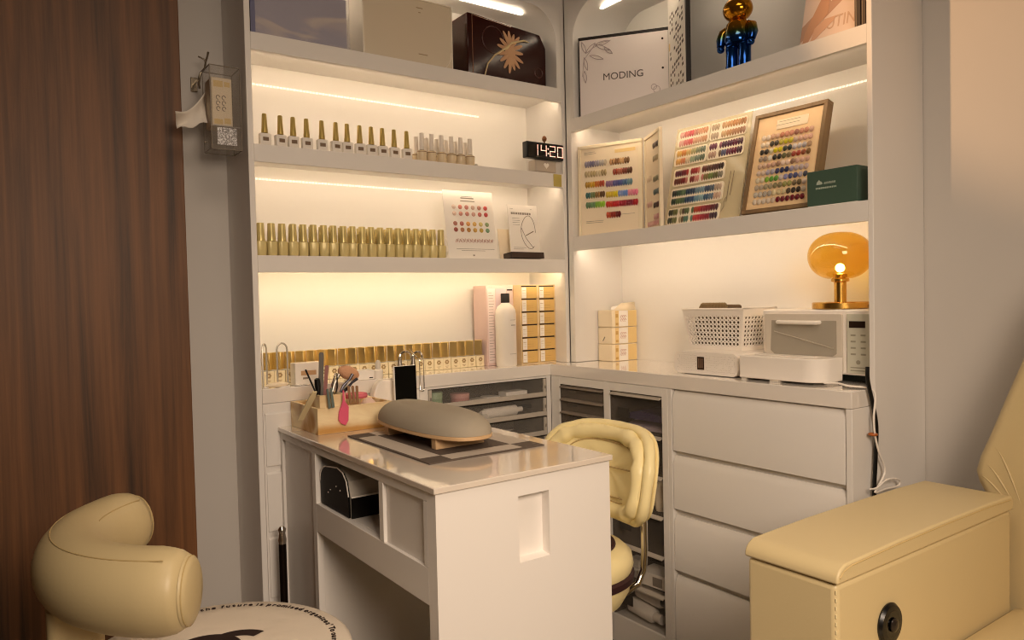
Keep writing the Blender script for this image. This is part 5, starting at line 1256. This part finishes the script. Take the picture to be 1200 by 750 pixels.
mb = MB(); K = len(poly); cz = .80
rings = [(.0, .93), (.006, .965), (.02, .99), (.05, 1.0), (.13, 1.0), (.16, .98), (.17, .94)]
vs = []
for d, s in rings:
    for y, z in poly: vs.append((.712+d+max(0, z-.62)*.12, y*s, cz+(z-cz)*s))
mb._add(vs, [(j*K+i, j*K+(i+1) % K, (j+1)*K+(i+1) % K, (j+1)*K+i) for j in range(len(rings)-1) for i in range(K)]+[tuple(range(K)), tuple((len(rings)-1)*K+i for i in range(K))], 0)
back = mb.build('backrest', CREAM, rc, smooth=60)
mb = MB()
for (y0, z0_, y1, z1_) in ((.352, .765, .30, .72), (.34, .79, .285, .715), (.325, .83, .27, .715)):
    mb.tube([(.7115+max(0, z-.62)*.12, y, z) for y, z in [(y0+(y1-y0)*k/8, z0_+(z1_-z0_)*(k/8)**1.3) for k in range(9)]], [.0003+.0018*math.sin(PI*k/8) for k in range(9)], 6)
mb.build('fold', CREAM, back)
for x in (.07, .62):
    for y in (-.36, .36): MB().lathe((x, y, 0), [(.022, 0), (.026, .062)], 14).build('foot', BLACK, rc)

# ------------------------------------------------------------------ light
def area(name, loc, target, size, power, col, size_y=None, spread=180):
    l = bpy.data.lights.new(name, 'AREA'); l.energy = power; l.color = col; l.size = size; l.spread = math.radians(spread)
    if size_y: l.shape = 'RECTANGLE'; l.size_y = size_y
    o = bpy.data.objects.new(name, l); COL.objects.link(o); o.location = loc
    o.rotation_euler = (Vector(target)-Vector(loc)).to_track_quat('-Z', 'Y').to_euler(); return o
WARM = (1, .795, .61)
area('room_lamp', (.35, -.55, 1.7), (1.0, 1.25, .35), .7, 17.5, WARM, spread=115)
area('ceiling_lamp', (.5, .5, 2.72), (.5, .5, 0), .9, 13, WARM)
sl = bpy.data.lights.new('wall_spot', 'SPOT'); sl.energy = 80; sl.color = (1, .56, .26); sl.spot_size = math.radians(34); sl.spot_blend = .6; sl.shadow_soft_size = .015
so = bpy.data.objects.new('wall_spot', sl); COL.objects.link(so); so.location = (.45, 1.375, 2.55)
so.rotation_euler = (Vector((2.094, .70, 1.95))-so.location).to_track_quat('-Z', 'Y').to_euler()
w = bpy.data.worlds.new('world'); SC.world = w; w.use_nodes = True
w.node_tree.nodes['Background'].inputs[0].default_value = (1, .82, .62, 1); w.node_tree.nodes['Background'].inputs[1].default_value = .03
vs_ = SC.view_settings
SC.display_settings.display_device = 'sRGB'; vs_.view_transform = 'Standard'; vs_.look = 'None'; vs_.exposure = 0; vs_.gamma = 1; vs_.use_curve_mapping = False
cy = SC.cycles
cy.filter_width = 1.1; cy.use_denoising = True; cy.max_bounces = 8; cy.diffuse_bounces = 5; cy.glossy_bounces = 4; cy.transparent_max_bounces = 24; cy.transmission_bounces = 6
cy.caustics_reflective = False; cy.caustics_refractive = False; cy.sample_clamp_indirect = 6; cy.use_light_tree = True
